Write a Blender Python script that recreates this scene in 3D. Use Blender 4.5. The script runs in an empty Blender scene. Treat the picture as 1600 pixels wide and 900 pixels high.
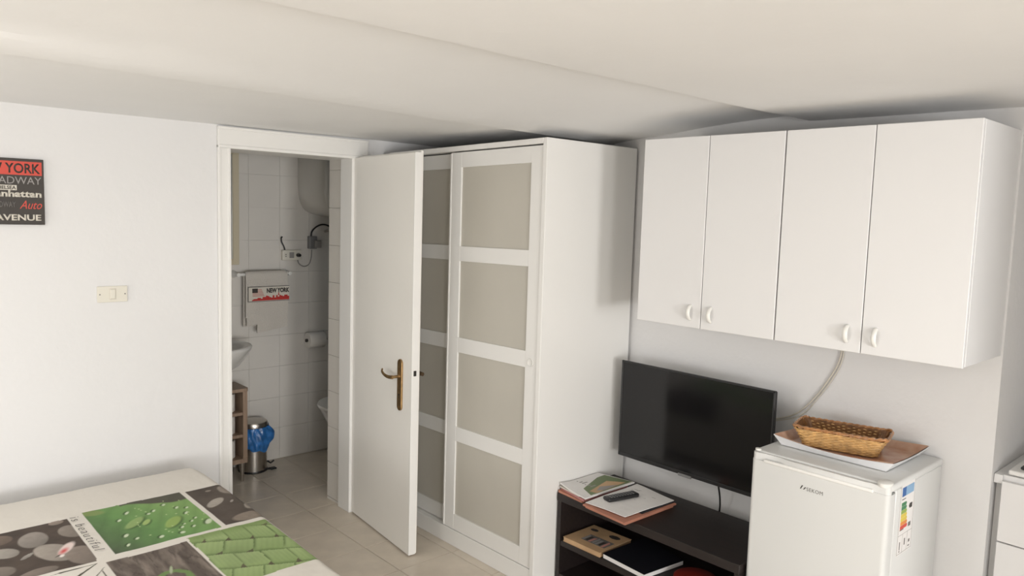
import bpy, bmesh, math, random
import numpy as np
from mathutils import Vector, Matrix, Euler
random.seed(7); rng = np.random.RandomState(5)
S = bpy.context.scene; C = S.collection; PI = math.pi

# ------------------------------------------------------------------ camera, world, lights, exposure
cam = bpy.data.objects.new('camera', bpy.data.cameras.new('camera')); C.objects.link(cam)
r_ = Vector((.73931504, -.67268968, .03003104)); u_ = Vector((.04222029, .09082069, .99497188)); f_ = Vector((.67203476, .73432976, -.09554626))
mw = Matrix((r_, u_, -f_)).transposed().to_4x4(); mw.translation = (0, 0, 1.645)
cam.matrix_world = mw
cam.data.sensor_width = 36; cam.data.lens = 1184.5 / 1600 * 36; cam.data.clip_start = .02
S.camera = cam
w = bpy.data.worlds.new('world'); S.world = w; w.use_nodes = True
w.node_tree.nodes['Background'].inputs[0].default_value = (.75, .87, 1, 1)
w.node_tree.nodes['Background'].inputs[1].default_value = .6
S.view_settings.view_transform = 'Standard'; S.view_settings.look = 'None'; S.view_settings.gamma = 1
S.view_settings.use_curve_mapping = False
S.view_settings.exposure = 0.0
def area(name, loc, direction, sx, sy, power, col):
    l = bpy.data.lights.new(name, 'AREA'); l.shape = 'RECTANGLE'; l.size = sx; l.size_y = sy; l.energy = power; l.color = col
    o = bpy.data.objects.new(name, l); C.objects.link(o); o.location = loc
    o.rotation_euler = Vector(direction).to_track_quat('-Z', 'Y').to_euler(); return o
# daylight through the two glazed openings behind the camera
area('unseen_window_light', (-3.14, 2.25, .92), (1, 0, .05), 1.1, .9, 22, (1, .99, .985))
area('unseen_window_light', (.50, -4.14, 1.15), (0, 1, .16), .9, 1.15, 116, (1, .99, .985))
area('unseen_window_light', (-1.25, -4.14, 1.0), (.12, 1, .16), .9, .9, 84, (1, .99, .985))  # unseen extra lamp, added to even out the room's brightness
# two unseen overhead lamps, added as fill for floor, bed and door
area('overhead_fill', (.2, -.45, 1.97), (0, 0, -1), .5, .5, 10, (1, .98, .955))
area('overhead_fill', (-1.2, 1.9, 1.97), (0, 0, -1), .5, .5, 26, (1, .98, .955))
# unseen cool fill lamp, added to tint the bathroom shade blue
area('bathroom_fill', (3.0, 4.15, 1.95), (-1, 0, -.5), .4, .35, .4, (.62, .82, 1))

# ------------------------------------------------------------------ materials
def nt(name):
    m = bpy.data.materials.new(name); m.use_nodes = True
    return m, m.node_tree.nodes, m.node_tree.links, m.node_tree.nodes['Principled BSDF']
def mat(name, col, rough=.5, metal=0, var=0, vscale=8, bump=0, bscale=60, spec=.5, coat=0, trans=0, detail=3, stretch=None, col2=None, ior=None):
    m, N, L, P = nt(name)
    P.inputs['Base Color'].default_value = (*col, 1); P.inputs['Roughness'].default_value = rough
    P.inputs['Metallic'].default_value = metal; P.inputs['Specular IOR Level'].default_value = spec
    P.inputs['Coat Weight'].default_value = coat; P.inputs['Transmission Weight'].default_value = trans
    if ior: P.inputs['IOR'].default_value = ior
    if var or bump or col2:
        tc = N.new('ShaderNodeTexCoord'); mp = N.new('ShaderNodeMapping'); L.new(tc.outputs['Object'], mp.inputs[0])
        if stretch: mp.inputs['Scale'].default_value = stretch
    if var or col2:
        nz = N.new('ShaderNodeTexNoise'); nz.inputs['Scale'].default_value = vscale; nz.inputs['Detail'].default_value = detail
        L.new(mp.outputs[0], nz.inputs['Vector'])
        rp = N.new('ShaderNodeValToRGB'); L.new(nz.outputs[0], rp.inputs[0])
        a = col2 if col2 else tuple(c * (1 - var) for c in col)
        b = col if col2 else tuple(min(1, c * (1 + var)) for c in col)
        rp.color_ramp.elements[0].position = .3; rp.color_ramp.elements[1].position = .7
        rp.color_ramp.elements[0].color = (*a, 1); rp.color_ramp.elements[1].color = (*b, 1)
        L.new(rp.outputs[0], P.inputs['Base Color'])
    if bump:
        nb = N.new('ShaderNodeTexNoise'); nb.inputs['Scale'].default_value = bscale; nb.inputs['Detail'].default_value = 4
        L.new(mp.outputs[0], nb.inputs['Vector'])
        bp = N.new('ShaderNodeBump'); bp.inputs['Strength'].default_value = bump; bp.inputs['Distance'].default_value = .01
        L.new(nb.outputs[0], bp.inputs['Height']); L.new(bp.outputs[0], P.inputs['Normal'])
    return m
M = dict(
 plaster=mat('plaster', (.765, .76, .755), .75, var=.012, vscale=1.5, bump=.18, bscale=30),
 ceiling=mat('ceiling_plaster', (.85, .85, .845), .8, var=.015, vscale=2, bump=.16, bscale=16),
 grout=mat('grout', (.42, .37, .31), .9),
 tile=mat('floor_tile', (.68, .605, .505), .34, var=.07, vscale=9, bump=.05, bscale=40, detail=6),
 walltile=mat('wall_tile', (.74, .71, .66), .22, var=.02, vscale=5),
 wallgrout=mat('wall_grout', (.70, .68, .64), .8),
 lacquer=mat('door_lacquer', (.87, .85, .80), .38, var=.015, vscale=3),
 trim=mat('trim_paint', (.82, .81, .78), .35),
 laminate=mat('white_laminate', (.77, .765, .76), .42, var=.01, vscale=2),
 wardrobe=mat('wardrobe_white', (.82, .81, .78), .40, var=.01, vscale=2),
 frosted=mat('frosted_glass', (.60, .57, .50), .32, var=.03, vscale=3, spec=.5, trans=.12),
 gap=mat('dark_gap', (.10, .09, .08), .9),
 brass=mat('aged_brass', (.37, .24, .11), .33, metal=.9, var=.25, vscale=40),
 steel=mat('brushed_steel', (.50, .47, .43), .28, metal=1, var=.06, vscale=12, stretch=(1, 1, 12)),
 darkmetal=mat('dark_metal', (.05, .045, .04), .45, metal=.6),
 screen=mat('screen_glass', (.006, .006, .007), .12, spec=.5),
 blackplastic=mat('black_plastic', (.014, .014, .015), .38),
 greyplastic=mat('grey_plastic', (.20, .20, .20), .4),
 whiteplastic=mat('white_plastic', (.80, .79, .75), .35),
 cream=mat('cream_plastic', (.74, .71, .62), .4),
 darkwood=mat('dark_brown_laminate', (.0135, .0085, .0075), .5, var=.35, vscale=6, stretch=(12, 1, 12), bump=.05),
 oak=mat('oak_laminate', (.34, .24, .17), .5, var=.2, vscale=7, stretch=(10, 10, 1)),
 darkoak=mat('oak_inner', (.20, .12, .09), .6, var=.2, vscale=7),
 fridge=mat('fridge_enamel', (.68, .685, .67), .30, coat=.2),
 fridgetop=mat('fridge_top', (.70, .705, .69), .34),
 ceramic=mat('ceramic', (.74, .73, .70), .12, coat=.4),
 boiler=mat('boiler_enamel', (.62, .60, .55), .25),
 towel=mat('towel_cotton', (.66, .62, .56), .95, bump=.6, bscale=220),
 bag=mat('blue_plastic_bag', (.03, .17, .48), .28, var=.35, vscale=22, bump=.9, bscale=30, coat=.3),
 paper=mat('paper', (.78, .76, .74), .7, var=.03, vscale=8),
 roll=mat('tissue_roll', (.80, .77, .72), .9, bump=.2, bscale=90),
 pink=mat('salmon_card', (.44, .19, .125), .6, var=.12, vscale=10),
 kraft=mat('tan_cover', (.52, .34, .19), .55, var=.12, vscale=14),
 black=mat('black_cover', (.008, .008, .012), .45),
 red=mat('red_lacquer', (.28, .03, .02), .35),
 wicker=mat('wicker', (.56, .33, .12), .42, var=.3, vscale=45, coat=.25),
 wickerdark=mat('wicker_rim', (.42, .20, .075), .3, var=.3, vscale=35, coat=.5),
 traywhite=mat('tray_white', (.80, .80, .81), .35),
 trayprint=mat('tray_print', (.70, .50, .38), .35, col2=(.50, .22, .12), vscale=16, detail=5, coat=.4),
 mattress=mat('mattress_fabric', (.7, .68, .64), .9),
 bedframe=mat('bed_frame_wood', (.25, .16, .10), .5, var=.2),
 pebbleframe=mat('mirror_frame', (.62, .55, .40), .5),
 mirror=mat('mirror_glass', (.8, .82, .82), .03, metal=1),
 c_red=mat('print_red', (.62, .075, .05), .6), c_dark=mat('print_dark', (.045, .038, .032), .6),
 c_grey=mat('print_grey', (.30, .285, .27), .6), c_white=mat('print_cream', (.66, .62, .54), .6),
 darkbrass=mat('dark_brass', (.10, .065, .035), .4, metal=.7), rose=mat('rose_card', (.46, .20, .19), .6), c_mid=mat('print_mid_grey', (.16, .15, .14), .6),
 c_blue=mat('print_blue', (.03, .12, .36), .5), c_lblue=mat('print_light_blue', (.25, .42, .62), .5),
 c_green=mat('print_green', (.05, .22, .09), .5), c_lgreen=mat('print_light_green', (.30, .42, .07), .5),
 c_yellow=mat('print_yellow', (.72, .56, .07), .5), c_orange=mat('print_orange', (.72, .26, .04), .5),
 c_flag=mat('print_faded_red', (.55, .26, .22), .7), c_toredge=mat('towel_red', (.50, .035, .03), .8), c_olive=mat('print_olive', (.14, .19, .08), .5),
 glass=mat('window_glass', (1, 1, 1), .02, trans=1, ior=1.45), ink=mat('ink', (.05, .045, .04), .7),
 cable=mat('white_cable', (.62, .58, .50), .5),
)

# ------------------------------------------------------------------ helpers
def box(bm, a, b, bev=0, seg=1, M4=None):
    x0, y0, z0 = [min(p, q) for p, q in zip(a, b)]; x1, y1, z1 = [max(p, q) for p, q in zip(a, b)]
    r = bmesh.ops.create_cube(bm, size=1); vs = r['verts']
    for v in vs: v.co = Vector(((x0 + x1) / 2 + v.co.x * (x1 - x0), (y0 + y1) / 2 + v.co.y * (y1 - y0), (z0 + z1) / 2 + v.co.z * (z1 - z0)))
    if bev:
        es = list({e for v in vs for e in v.link_edges})
        r = bmesh.ops.bevel(bm, geom=es, offset=bev, segments=seg, profile=.5, affect='EDGES'); vs = [v for v in r['verts']] + [v for v in vs if v.is_valid]
        vs = list(set(vs))
    if M4 is not None:
        for v in vs: v.co = M4 @ v.co
    return bm
def B(*boxes, bev=0, seg=1):
    bm = bmesh.new()
    for a, b in boxes: box(bm, a, b, bev, seg)
    return bm
def prism(bm, pts, z0, z1, M4=None, bev=0):
    lo = [bm.verts.new((x, y, z0)) for x, y in pts]; hi = [bm.verts.new((x, y, z1)) for x, y in pts]; n = len(pts)
    fs = [bm.faces.new(hi), bm.faces.new(lo[::-1])]
    for i in range(n): fs.append(bm.faces.new((lo[i], lo[(i + 1) % n], hi[(i + 1) % n], hi[i])))
    bmesh.ops.recalc_face_normals(bm, faces=fs)
    if bev: 
        es = [e for e in fs[0].edges] 
        bmesh.ops.bevel(bm, geom=es, offset=bev, segments=2, profile=.5, affect='EDGES')
    if M4 is not None:
        for v in bm.verts: v.co = M4 @ v.co
    return bm
def lathe(bm, prof, center=(0, 0, 0), n=32, sx=1, sy=1, M4=None):
    rings = []
    for r, z in prof:
        rings.append([bm.verts.new((center[0] + sx * r * math.cos(2 * PI * i / n), center[1] + sy * r * math.sin(2 * PI * i / n), center[2] + z)) for i in range(n)])
    for a, b in zip(rings, rings[1:]):
        for i in range(n): bm.faces.new((a[i], a[(i + 1) % n], b[(i + 1) % n], b[i]))
    bm.faces.new(rings[0][::-1]); bm.faces.new(rings[-1])
    if M4 is not None:
        for ring in rings:
            for v in ring: v.co = M4 @ v.co
    return bm
def tube(bm, pts, r, n=8, closed=False, flat=1.0):
    pts = [Vector(p) for p in pts]; m = len(pts); rings = []; up = None
    for i, p in enumerate(pts):
        if closed: t = (pts[(i + 1) % m] - pts[i - 1]).normalized()
        else: t = (pts[min(i + 1, m - 1)] - pts[max(i - 1, 0)]).normalized()
        if up is None or abs(t.dot(up)) > .98: up = Vector((0, 0, 1)) if abs(t.z) < .9 else Vector((1, 0, 0))
        s = t.cross(up).normalized(); q = s.cross(t).normalized(); up = q
        rr = r[i] if hasattr(r, '__len__') else r
        rings.append([bm.verts.new(p + s * rr * flat * math.cos(2 * PI * k / n) + q * rr * math.sin(2 * PI * k / n)) for k in range(n)])
    L = list(zip(rings, rings[1:])) + ([(rings[-1], rings[0])] if closed else [])
    for a, b in L:
        for k in range(n): bm.faces.new((a[k], a[(k + 1) % n], b[(k + 1) % n], b[k]))
    if not closed: bm.faces.new(rings[0][::-1]); bm.faces.new(rings[-1])
    return bm
def smooth_path(pts, k=6):
    P = [Vector(p) for p in pts]; P = [2 * P[0] - P[1]] + P + [2 * P[-1] - P[-2]]; out = []
    for i in range(1, len(P) - 2):
        for j in range(k):
            t = j / k; a, b, c, d = P[i - 1:i + 3]
            out.append(.5 * ((2 * b) + (c - a) * t + (2 * a - 5 * b + 4 * c - d) * t * t + (3 * b - a - 3 * c + d) * t ** 3))
    out.append(P[-2]); return out
def fin(bm, smooth=0):
    bmesh.ops.recalc_face_normals(bm, faces=bm.faces)
    if smooth:
        for f in bm.faces: f.smooth = True
        for e in bm.edges:
            if len(e.link_faces) == 2 and e.calc_face_angle(0) > math.radians(smooth): e.smooth = False
    return bm
def thing(name, label, cat, loc=(0, 0, 0), rotz=0, group=None, kind=None):
    o = bpy.data.objects.new(name, None); C.objects.link(o); o.empty_display_size = .1
    o.location = loc; o.rotation_euler = (0, 0, rotz)
    if kind: o['kind'] = kind
    else: o['label'] = label; o['category'] = cat
    if group: o['group'] = group
    return o
def rootof(o):
    while o.parent: o = o.parent
    return o
def part(name, bm, m, parent=None, smooth=0, local=False, label=None, kind=None):
    fin(bm, smooth)
    if parent is not None and not local:
        r = rootof(parent)
        bm.transform((Matrix.Translation(r.location) @ r.rotation_euler.to_matrix().to_4x4()).inverted())
    me = bpy.data.meshes.new(name); bm.to_mesh(me); bm.free()
    me.materials.append(M[m] if isinstance(m, str) else m)
    o = bpy.data.objects.new(name, me); C.objects.link(o)
    if parent is not None: o.parent = parent
    if label: o['label'] = label
    if kind: o['kind'] = kind
    return o
def struct(name, bm, m, parent=None, smooth=0):
    o = part(name, bm, m, parent, smooth)
    if parent is None: o['kind'] = 'structure'
    return o
def single(name, bm, m, label, cat, group=None, smooth=0):
    bm_c = [v.co for v in bm.verts]; x = sum(v.x for v in bm_c) / len(bm_c); y = sum(v.y for v in bm_c) / len(bm_c); z = min(v.z for v in bm_c)
    bm.transform(Matrix.Translation((-x, -y, -z)))
    o = part(name, bm, m, None, smooth); o.location = (x, y, z); o['label'] = label; o['category'] = cat
    if group: o['group'] = group
    return o
def basis(o, x, y):
    x = Vector(x).normalized(); y = Vector(y).normalized(); z = x.cross(y)
    m = Matrix((x, y, z)).transposed().to_4x4(); m.translation = o; return m
def text_bm(s, W, H, mtx, thick=.0006, shear=0, bold=0.0, space=1.0):
    cu = bpy.data.curves.new('t', 'FONT'); cu.body = s; cu.size = 1; cu.extrude = 0; cu.shear = shear; cu.offset = bold; cu.space_character = space; cu.resolution_u = 3
    o = bpy.data.objects.new('t', cu); C.objects.link(o); bpy.context.view_layer.update()
    me = bpy.data.meshes.new_from_object(o.evaluated_get(bpy.context.evaluated_depsgraph_get()))
    bpy.data.objects.remove(o); bpy.data.curves.remove(cu)
    bm = bmesh.new(); bm.from_mesh(me); bpy.data.meshes.remove(me)
    xs = [v.co.x for v in bm.verts]; ys = [v.co.y for v in bm.verts]; a, b, c, d = min(xs), max(xs), min(ys), max(ys)
    for v in bm.verts: v.co = Vector(((v.co.x - a) / (b - a) * W, (v.co.y - c) / (d - c) * H, thick))
    r = bmesh.ops.extrude_face_region(bm, geom=list(bm.faces)); 
    for v in [g for g in r['geom'] if isinstance(g, bmesh.types.BMVert)]: v.co.z = 0
    bm.transform(mtx); return bm
def clone(o, name=None, **kw):
    c = o.copy(); C.objects.link(c)
    if 'loc' in kw: c.location = kw['loc']
    if 'parent' in kw: c.parent = kw['parent']
    return c
XB = 2.87; YA = 3.55; YC = 3.79; YD = 4.61; XJ = 2.088

# ------------------------------------------------------------------ floor with single tiles
fl = struct('floor', B(((-3.4, -4.4, -.1), (3.75, 4.9, -.006))), 'grout')
T = .30; g = .0016; X0 = 1.913; Y0 = 4.00
tb = bmesh.new(); box(tb, (g, g, -.012), (T - g, T - g, 0), .0012)
fin(tb); tm = bpy.data.meshes.new('tile'); tb.to_mesh(tm); tb.free(); tm.materials.append(M['tile'])
ix0, ix1 = -7, 4; iy0, iy1 = -14, 2
for i in range(ix0, ix1):
    for j in range(iy0, iy1):
        o = bpy.data.objects.new('tile', tm); C.objects.link(o); o.parent = fl
        o.location = (X0 + i * T, Y0 + j * T, random.uniform(-.0004, 0.0)); 
# the rest of the floor, behind the camera, joined
bm = bmesh.new()
for i in range(-17, 7):
    for j in range(-28, 4):
        if ix0 <= i < ix1 and iy0 <= j < iy1: continue
        x, y = X0 + i * T, Y0 + j * T
        if x < -3.25 or x > 3.5 or y < -4.3 or y > 4.7: continue
        box(bm, (x + g, y + g, -.012), (x + T - g, y + T - g, 0))
o = part('floor_tiles', bm, 'tile', fl); o['kind'] = 'stuff'

# ------------------------------------------------------------------ walls
struct('wall_back', B(((-3.4, YA, 0), (1.40, YC, 2.4)), ((XJ + .03, YA, 0), (3.6, YC, 2.4)), ((1.40, YA, 1.945), (XJ + .03, YC, 2.4))), 'plaster')
struct('wall_right', B(((XB, .727, 0), (3.6, YA, 2.4))), 'plaster')
struct('wall_niche', B(((3.6, -4.4, 0), (3.75, .8, 2.4)), ((2.10, -.72, 0), (3.6, -.60, 2.4))), 'plaster')  # second box: unseen partition, extended to shade the cabinet end
struct('wall_left', B(((-3.4, -4.4, 0), (-3.2, 1.65, 2.4)), ((-3.4, 2.85, 0), (-3.2, YA, 2.4)), ((-3.4, 1.65, 0), (-3.2, 2.85, .42)), ((-3.4, 1.65, 1.5), (-3.2, 2.85, 2.4))), 'plaster')
struct('wall_front', B(((-3.4, -4.4, 0), (-1.8, -4.2, 2.4)), ((-.7, -4.4, 0), (-.1, -4.2, 2.4)), ((1.1, -4.4, 0), (3.6, -4.2, 2.4)), ((-1.8, -4.4, 0), (-.7, -4.2, .5)), ((-1.8, -4.4, 1.85), (-.7, -4.2, 2.4)), ((-.1, -4.4, 0), (1.1, -4.2, .5)), ((-.1, -4.4, 1.85), (1.1, -4.2, 2.4))), 'plaster')
def window(name, mk, a0, a1, z0, z1):
    fr = bmesh.new()
    def bb(u0, u1, v0, v1, d0=-.03, d1=.03): box(fr, mk(u0, v0, d0), mk(u1, v1, d1), .004)
    for u in (a0, a1 - .05, (a0 + a1) / 2 - .04): bb(u, u + (.08 if u not in (a0, a1 - .05) else .05), z0, z1)
    bb(a0, a1, z0, z0 + .05, -.028, .028); bb(a0, a1, z1 - .05, z1, -.028, .028)
    o = struct(name, fr, 'trim')
    gl = bmesh.new(); box(gl, mk(a0 + .03, z0 + .03, -.004), mk(a1 - .03, z1 - .03, .004)); part('pane', gl, 'glass', o)
window('window_1', lambda u, v, d: (-3.30 + d, u, v), 1.65, 2.85, .42, 1.5)
window('window_2', lambda u, v, d: (u, -4.30 + d, v), -.1, 1.1, .5, 1.85)
window('added_window_3', lambda u, v, d: (u, -4.30 + d, v), -1.8, -.7, .5, 1.85)  # unseen, added as the opening for the extra window lamp

# ceiling: three shallow plaster steps running parallel to the back wall
def ceil_profile():
    P = [(-4.4, 2.045), (.6, 2.040), (1.0, 2.043), (1.40, 2.044), (1.445, 2.046), (1.453, 2.072)]
    for k in range(1, 9):
        t = k / 8; P.append((1.453 + (2.335 - 1.453) * t, 2.072 + (2.000 - 2.072) * (t ** 1.9)))
    P += [(2.345, 2.001), (2.353, 2.018), (2.6, 2.021), (3.0, 2.025), (3.4, 2.026), (YA + .01, 2.021)]
    return P
bm = bmesh.new(); prof = ceil_profile(); cols = []
for i in range(33):
    x = -3.4 + 7.2 * i / 32; col = []
    for (y, z) in prof:
        yy = y
        if 2.2 < y < 2.4: yy = y + (x - 1.5) * .075 + .0
        if 1.35 < y < 1.5: yy = y + .022 * math.sin((x - .3) * 1.2)
        zz = z + .0015 * math.sin(x * 3.1 + y * 2) + .001 * math.sin(x * 7 + y * 5)
        col.append(bm.verts.new((x, yy, zz)))
    cols.append(col)
for a, b in zip(cols, cols[1:]):
    for k in range(len(prof) - 1): bm.faces.new((a[k], b[k], b[k + 1], a[k + 1]))
r = bmesh.ops.extrude_face_region(bm, geom=list(bm.faces))
for v in [q for q in r['geom'] if isinstance(q, bmesh.types.BMVert)]: v.co.z = 2.35
struct('ceiling', bm, 'ceiling', smooth=25)

# bathroom shell
wb = struct('wall_bathroom_back', B(((1.2, YD + .008, 0), (3.3, YD + .15, 2.5))), 'wallgrout')
def wtile_mesh(w, h):
    b = bmesh.new(); box(b, (.0007, 0, .0007), (w - .0005, .010, h - .0005), .0004); fin(b)
    m = bpy.data.meshes.new('tile'); b.to_mesh(m); b.free(); m.materials.append(M['walltile']); return m
wm = wtile_mesh(.205, .205)
for i in range(-3, 6):
    for j in range(0, 12):
        o = bpy.data.objects.new('tile', wm); C.objects.link(o); o.parent = wb; o.location = (1.978 + i * .205, YD + random.uniform(-.0003, .0003), .005 + j * .205)
struct('wall_bathroom_left', B(((1.2, YC, 0), (1.37, YD + .01, 2.5))), 'walltile')
struct('wall_bathroom_right', B(((3.25, YC, 0), (3.4, YD + .01, 2.5))), 'walltile')
struct('ceiling_bathroom', B(((1.2, YC, 2.35), (3.4, YD + .1, 2.5))), 'ceiling')
# tiled door reveal
rv = struct('wall_reveal', B(((XJ + .008, YA + .10, 0), (XJ + .045, YC + .012, 1.945))), 'wallgrout')
b_ = bmesh.new(); box(b_, (0, .0008, .0008), (.010, .150, .2042), .001); fin(b_); rm = bpy.data.meshes.new('tile'); b_.to_mesh(rm); b_.free(); rm.materials.append(M['walltile'])
for j in range(-1, 10):
    o = bpy.data.objects.new('tile', rm); C.objects.link(o); o.parent = rv; o.location = (XJ, YA + .098, .015 + .205 * j if j >= 0 else .0)
    if j < 0: o.scale = (1, 1, .065)
    if j == 9: o.scale = (1, 1, .35)

# ------------------------------------------------------------------ door frame and open door
dr = struct('door_1', B(((1.425, YA - .004, 0), (1.437, YC, 1.925)), ((XJ - .016, YA - .02, 0), (XJ + .012, YA + .098, 1.925)), ((1.425, YA - .004, 1.914), (XJ + .012, YC, 1.93)), bev=.002), 'trim')
def casing(name, a, b, horiz):
    bm = bmesh.new(); box(bm, a, b, .004, 2)
    # raised inner and outer beads
    if horiz:
        box(bm, (a[0], a[1] - .006, a[2]), (b[0], a[1] + .004, a[2] + .016), .003, 2); box(bm, (a[0], a[1] - .004, b[2] - .014), (b[0], a[1] + .004, b[2]), .003, 2)
    else:
        box(bm, (b[0] - .016, a[1] - .006, a[2]), (b[0], a[1] + .004, b[2]), .003, 2); box(bm, (a[0], a[1] - .004, a[2]), (a[0] + .014, a[1] + .004, b[2]), .003, 2)
    part(name, bm, 'trim', dr)
casing('casing_left', (1.372, YA - .016, 0), (1.431, YA, 1.93), False)
casing('casing_top', (1.372, YA - .022, 1.914), (2.168, YA, 2.014), True)
casing('casing_right', (XJ + .012, YA - .016, 0), (XJ + .08, YA, 1.914), False)
hinge = Vector((2.086, 3.532, 0)); dv = Vector((2.0175, 2.882, 0)) - hinge; ang = math.atan2(dv.x, -dv.y)
DL = dv.length
leaf = thing('door_2', None, None, (hinge.x, hinge.y, 0), ang, kind='structure')
# leaf local: runs along -Y from the hinge, visible face at x=0, thickness towards +x
bm = bmesh.new(); box(bm, (0, -DL, .008), (.034, 0, 1.918), .002); box(bm, (.030, -DL - .0, .010), (.044, -.004, 1.928), .003)
part('door_leaf', bm, 'lacquer', leaf, local=True)
bm = bmesh.new(); box(bm, (-.001, -DL - .003, .009), (.035, -DL + .002, 1.919), .0015); part('edge_strip', bm, 'trim', leaf, local=True)
hy = -DL + .105
def pill(bm, cy, cz, w, h, x0, x1):
    pts = []
    for k in range(13): a = PI * k / 12; pts.append((w / 2 * math.cos(a), h / 2 - w / 2 + w / 2 * math.sin(a)))
    for k in range(13): a = PI + PI * k / 12; pts.append((w / 2 * math.cos(a), -h / 2 + w / 2 + w / 2 * math.sin(a)))
    b2 = bmesh.new(); prism(b2, pts, 0, abs(x1 - x0), bev=.002)
    mt = basis((max(x0, x1), cy, cz), (0, -1, 0), (0, 0, 1))
    b2.transform(mt); tmp = bpy.data.meshes.new('x'); b2.to_mesh(tmp); b2.free(); bm.from_mesh(tmp); bpy.data.meshes.remove(tmp)
bm = bmesh.new(); pill(bm, hy, .820, .044, .25, -.0005, -.0085)
for v in bm.verts: 
    if v.co.x < -.0005 or True: pass
pl = part('handle_plate', bm, 'brass', leaf, local=True, label='aged brass long plate')
bm = bmesh.new(); lathe(bm, [(.010, 0), (.010, .012), (.007, .014), (.007, .045), (.009, .047), (.009, .052)], n=16, M4=basis((0, hy, .862), (0, 0, 1), (0, 1, 0)))
for v in bm.verts: v.co.x = -abs(v.co.x)
lv = smooth_path([(-.046, hy - .004, .862), (-.050, hy + .03, .858), (-.050, hy + .07, .860), (-.046, hy + .105, .869), (-.038, hy + .120, .878)], 5)
n_ = len(lv); tube(bm, lv, [.0095 - .003 * i / n_ for i in range(n_)], 10, flat=.7)
part('lever', bm, 'brass', pl, smooth=40, local=True)
bm = bmesh.new(); lathe(bm, [(.0055, 0), (.0055, .0015)], n=12, M4=basis((-.0085, hy, .772), (0, 0, 1), (0, 1, 0))); box(bm, (-.0098, hy - .0022, .755), (-.007, hy + .0022, .770))
part('keyhole', bm, 'darkmetal', pl, local=True)
for z in (.93, .712): bm = bmesh.new(); lathe(bm, [(.0035, .0005), (.0035, .002)], n=10, M4=basis((-.0085, hy, z), (0, -1, 0), (0, 0, 1))); part('screw', bm, 'brass', pl, local=True)
bm = bmesh.new(); pill(bm, hy, .820, .044, .25, .0445, .0525); tube(bm, [(.052, hy, .862), (.115, hy, .862)], .009, 10); tube(bm, [(.112, hy - .012, .862), (.112, hy + .11, .866)], .010, 8)
part('rear_handle', bm, 'darkbrass', leaf, local=True)
bm = bmesh.new(); box(bm, (.009, -DL - .0055, .880), (.024, -DL + .0, .906), .002); part('latch', bm, 'darkmetal', leaf, local=True)
for z in (.25, 1.65): bm = bmesh.new(); tube(bm, [(-.004, .006, z), (-.004, .006, z + .07)], .0065, 10); part('hinge', bm, 'trim', leaf, local=True)

# ------------------------------------------------------------------ wardrobe
WX = 2.257; WY0 = 2.274; WY1 = 3.462; WXB = 2.852
ward = thing('wardrobe', 'tall white wardrobe with sliding doors of frosted glass panes beside the open door', 'wardrobe', (2.55, 2.87, 0))
def lean(bm):
    for v in bm.verts:
        z = v.co.z; t = min(1, max(0, z / .4)); v.co.z = z - .015 * (v.co.y - 2.3) * t
    return bm
def wp(name, boxes, m, parent=None, bev=.0015):
    return part(name, lean(B(*boxes, bev=bev)), m, parent or ward)
wp('side_panel', [((WX, WY0, 0), (WXB, WY0 + .025, 1.973))], 'wardrobe')
wp('side_panel', [((WX, WY1 - .025, 0), (WXB, WY1, 1.973))], 'wardrobe')
wp('top_panel', [((WX, WY0 + .0255, 1.949), (WXB, WY1 - .0255, 1.973))], 'wardrobe')
wp('plinth', [((WX + .004, WY0 + .0255, 0.0), (WX + .022, WY1 - .0255, .084)), ((WX + .022, WY0 + .0255, .066), (WXB - .01, WY1 - .0255, .084))], 'wardrobe')
wp('back_panel', [((WXB - .008, WY0 + .026, .085), (WXB - .001, WY1 - .026, 1.948))], 'wardrobe')
wp('divider', [((WX + .09, 2.86, .085), (WXB - .01, 2.88, 1.948))], 'wardrobe')
for z in (.55, .98, 1.42): wp('shelf', [((WX + .12, WY0 + .026, z), (WXB - .01, 2.859, z + .018))], 'wardrobe')
rows = [(.166, .543), (.615, .984), (1.057, 1.427), (1.498, 1.872)]
def sliding(name, x, y0, y1, zs0=.087, zs1=1.943, st=.074):
    d = part(name, lean(B(((x, y0, zs0), (x + .020, y0 + st, zs1)), ((x, y1 - st - .006, zs0), (x + .020, y1, zs1)), bev=.001)), 'wardrobe', ward)
    bm = bmesh.new(); zz = [zs0] + [v for r in rows for v in r] + [zs1]
    for k in range(5): 
        b2 = B(((x + .0004, y0 + st - .0002, zz[2 * k]), (x + .0196, y1 - st - .0058, zz[2 * k + 1])), bev=.0008); part('rail', lean(b2), 'wardrobe', d)
    for k in range(4): part('glass_pane', lean(B(((x + .008, y0 + st - .004, rows[k][0] - .004), (x + .012, y1 - st - .002, rows[k][1] + .004)))), 'frosted', d)
    return d
d1 = sliding('sliding_door', WX + .006, 2.2995, 2.932)
bm = bmesh.new(); lathe(bm, [(.015, 0), (.018, .003), (.0165, .006), (.012, .0045), (.006, .0035)], n=24, M4=basis((WX + .0065, 2.337, 1.010), (0, 1, 0), (0, 0, 1)))
for v in bm.verts: v.co.x = 2 * (WX + .0065) - v.co.x if v.co.x > WX + .0065 else v.co.x
part('finger_pull', lean(bm), 'whiteplastic', d1, smooth=40)
bm = lean(B(((WX + .003, 2.925, .09), (WX + .012, 2.9335, 1.94)))); part('edge_profile', bm, 'trim', d1)
d2 = sliding('sliding_door', WX + .038, 2.862, 3.4355)

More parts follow.
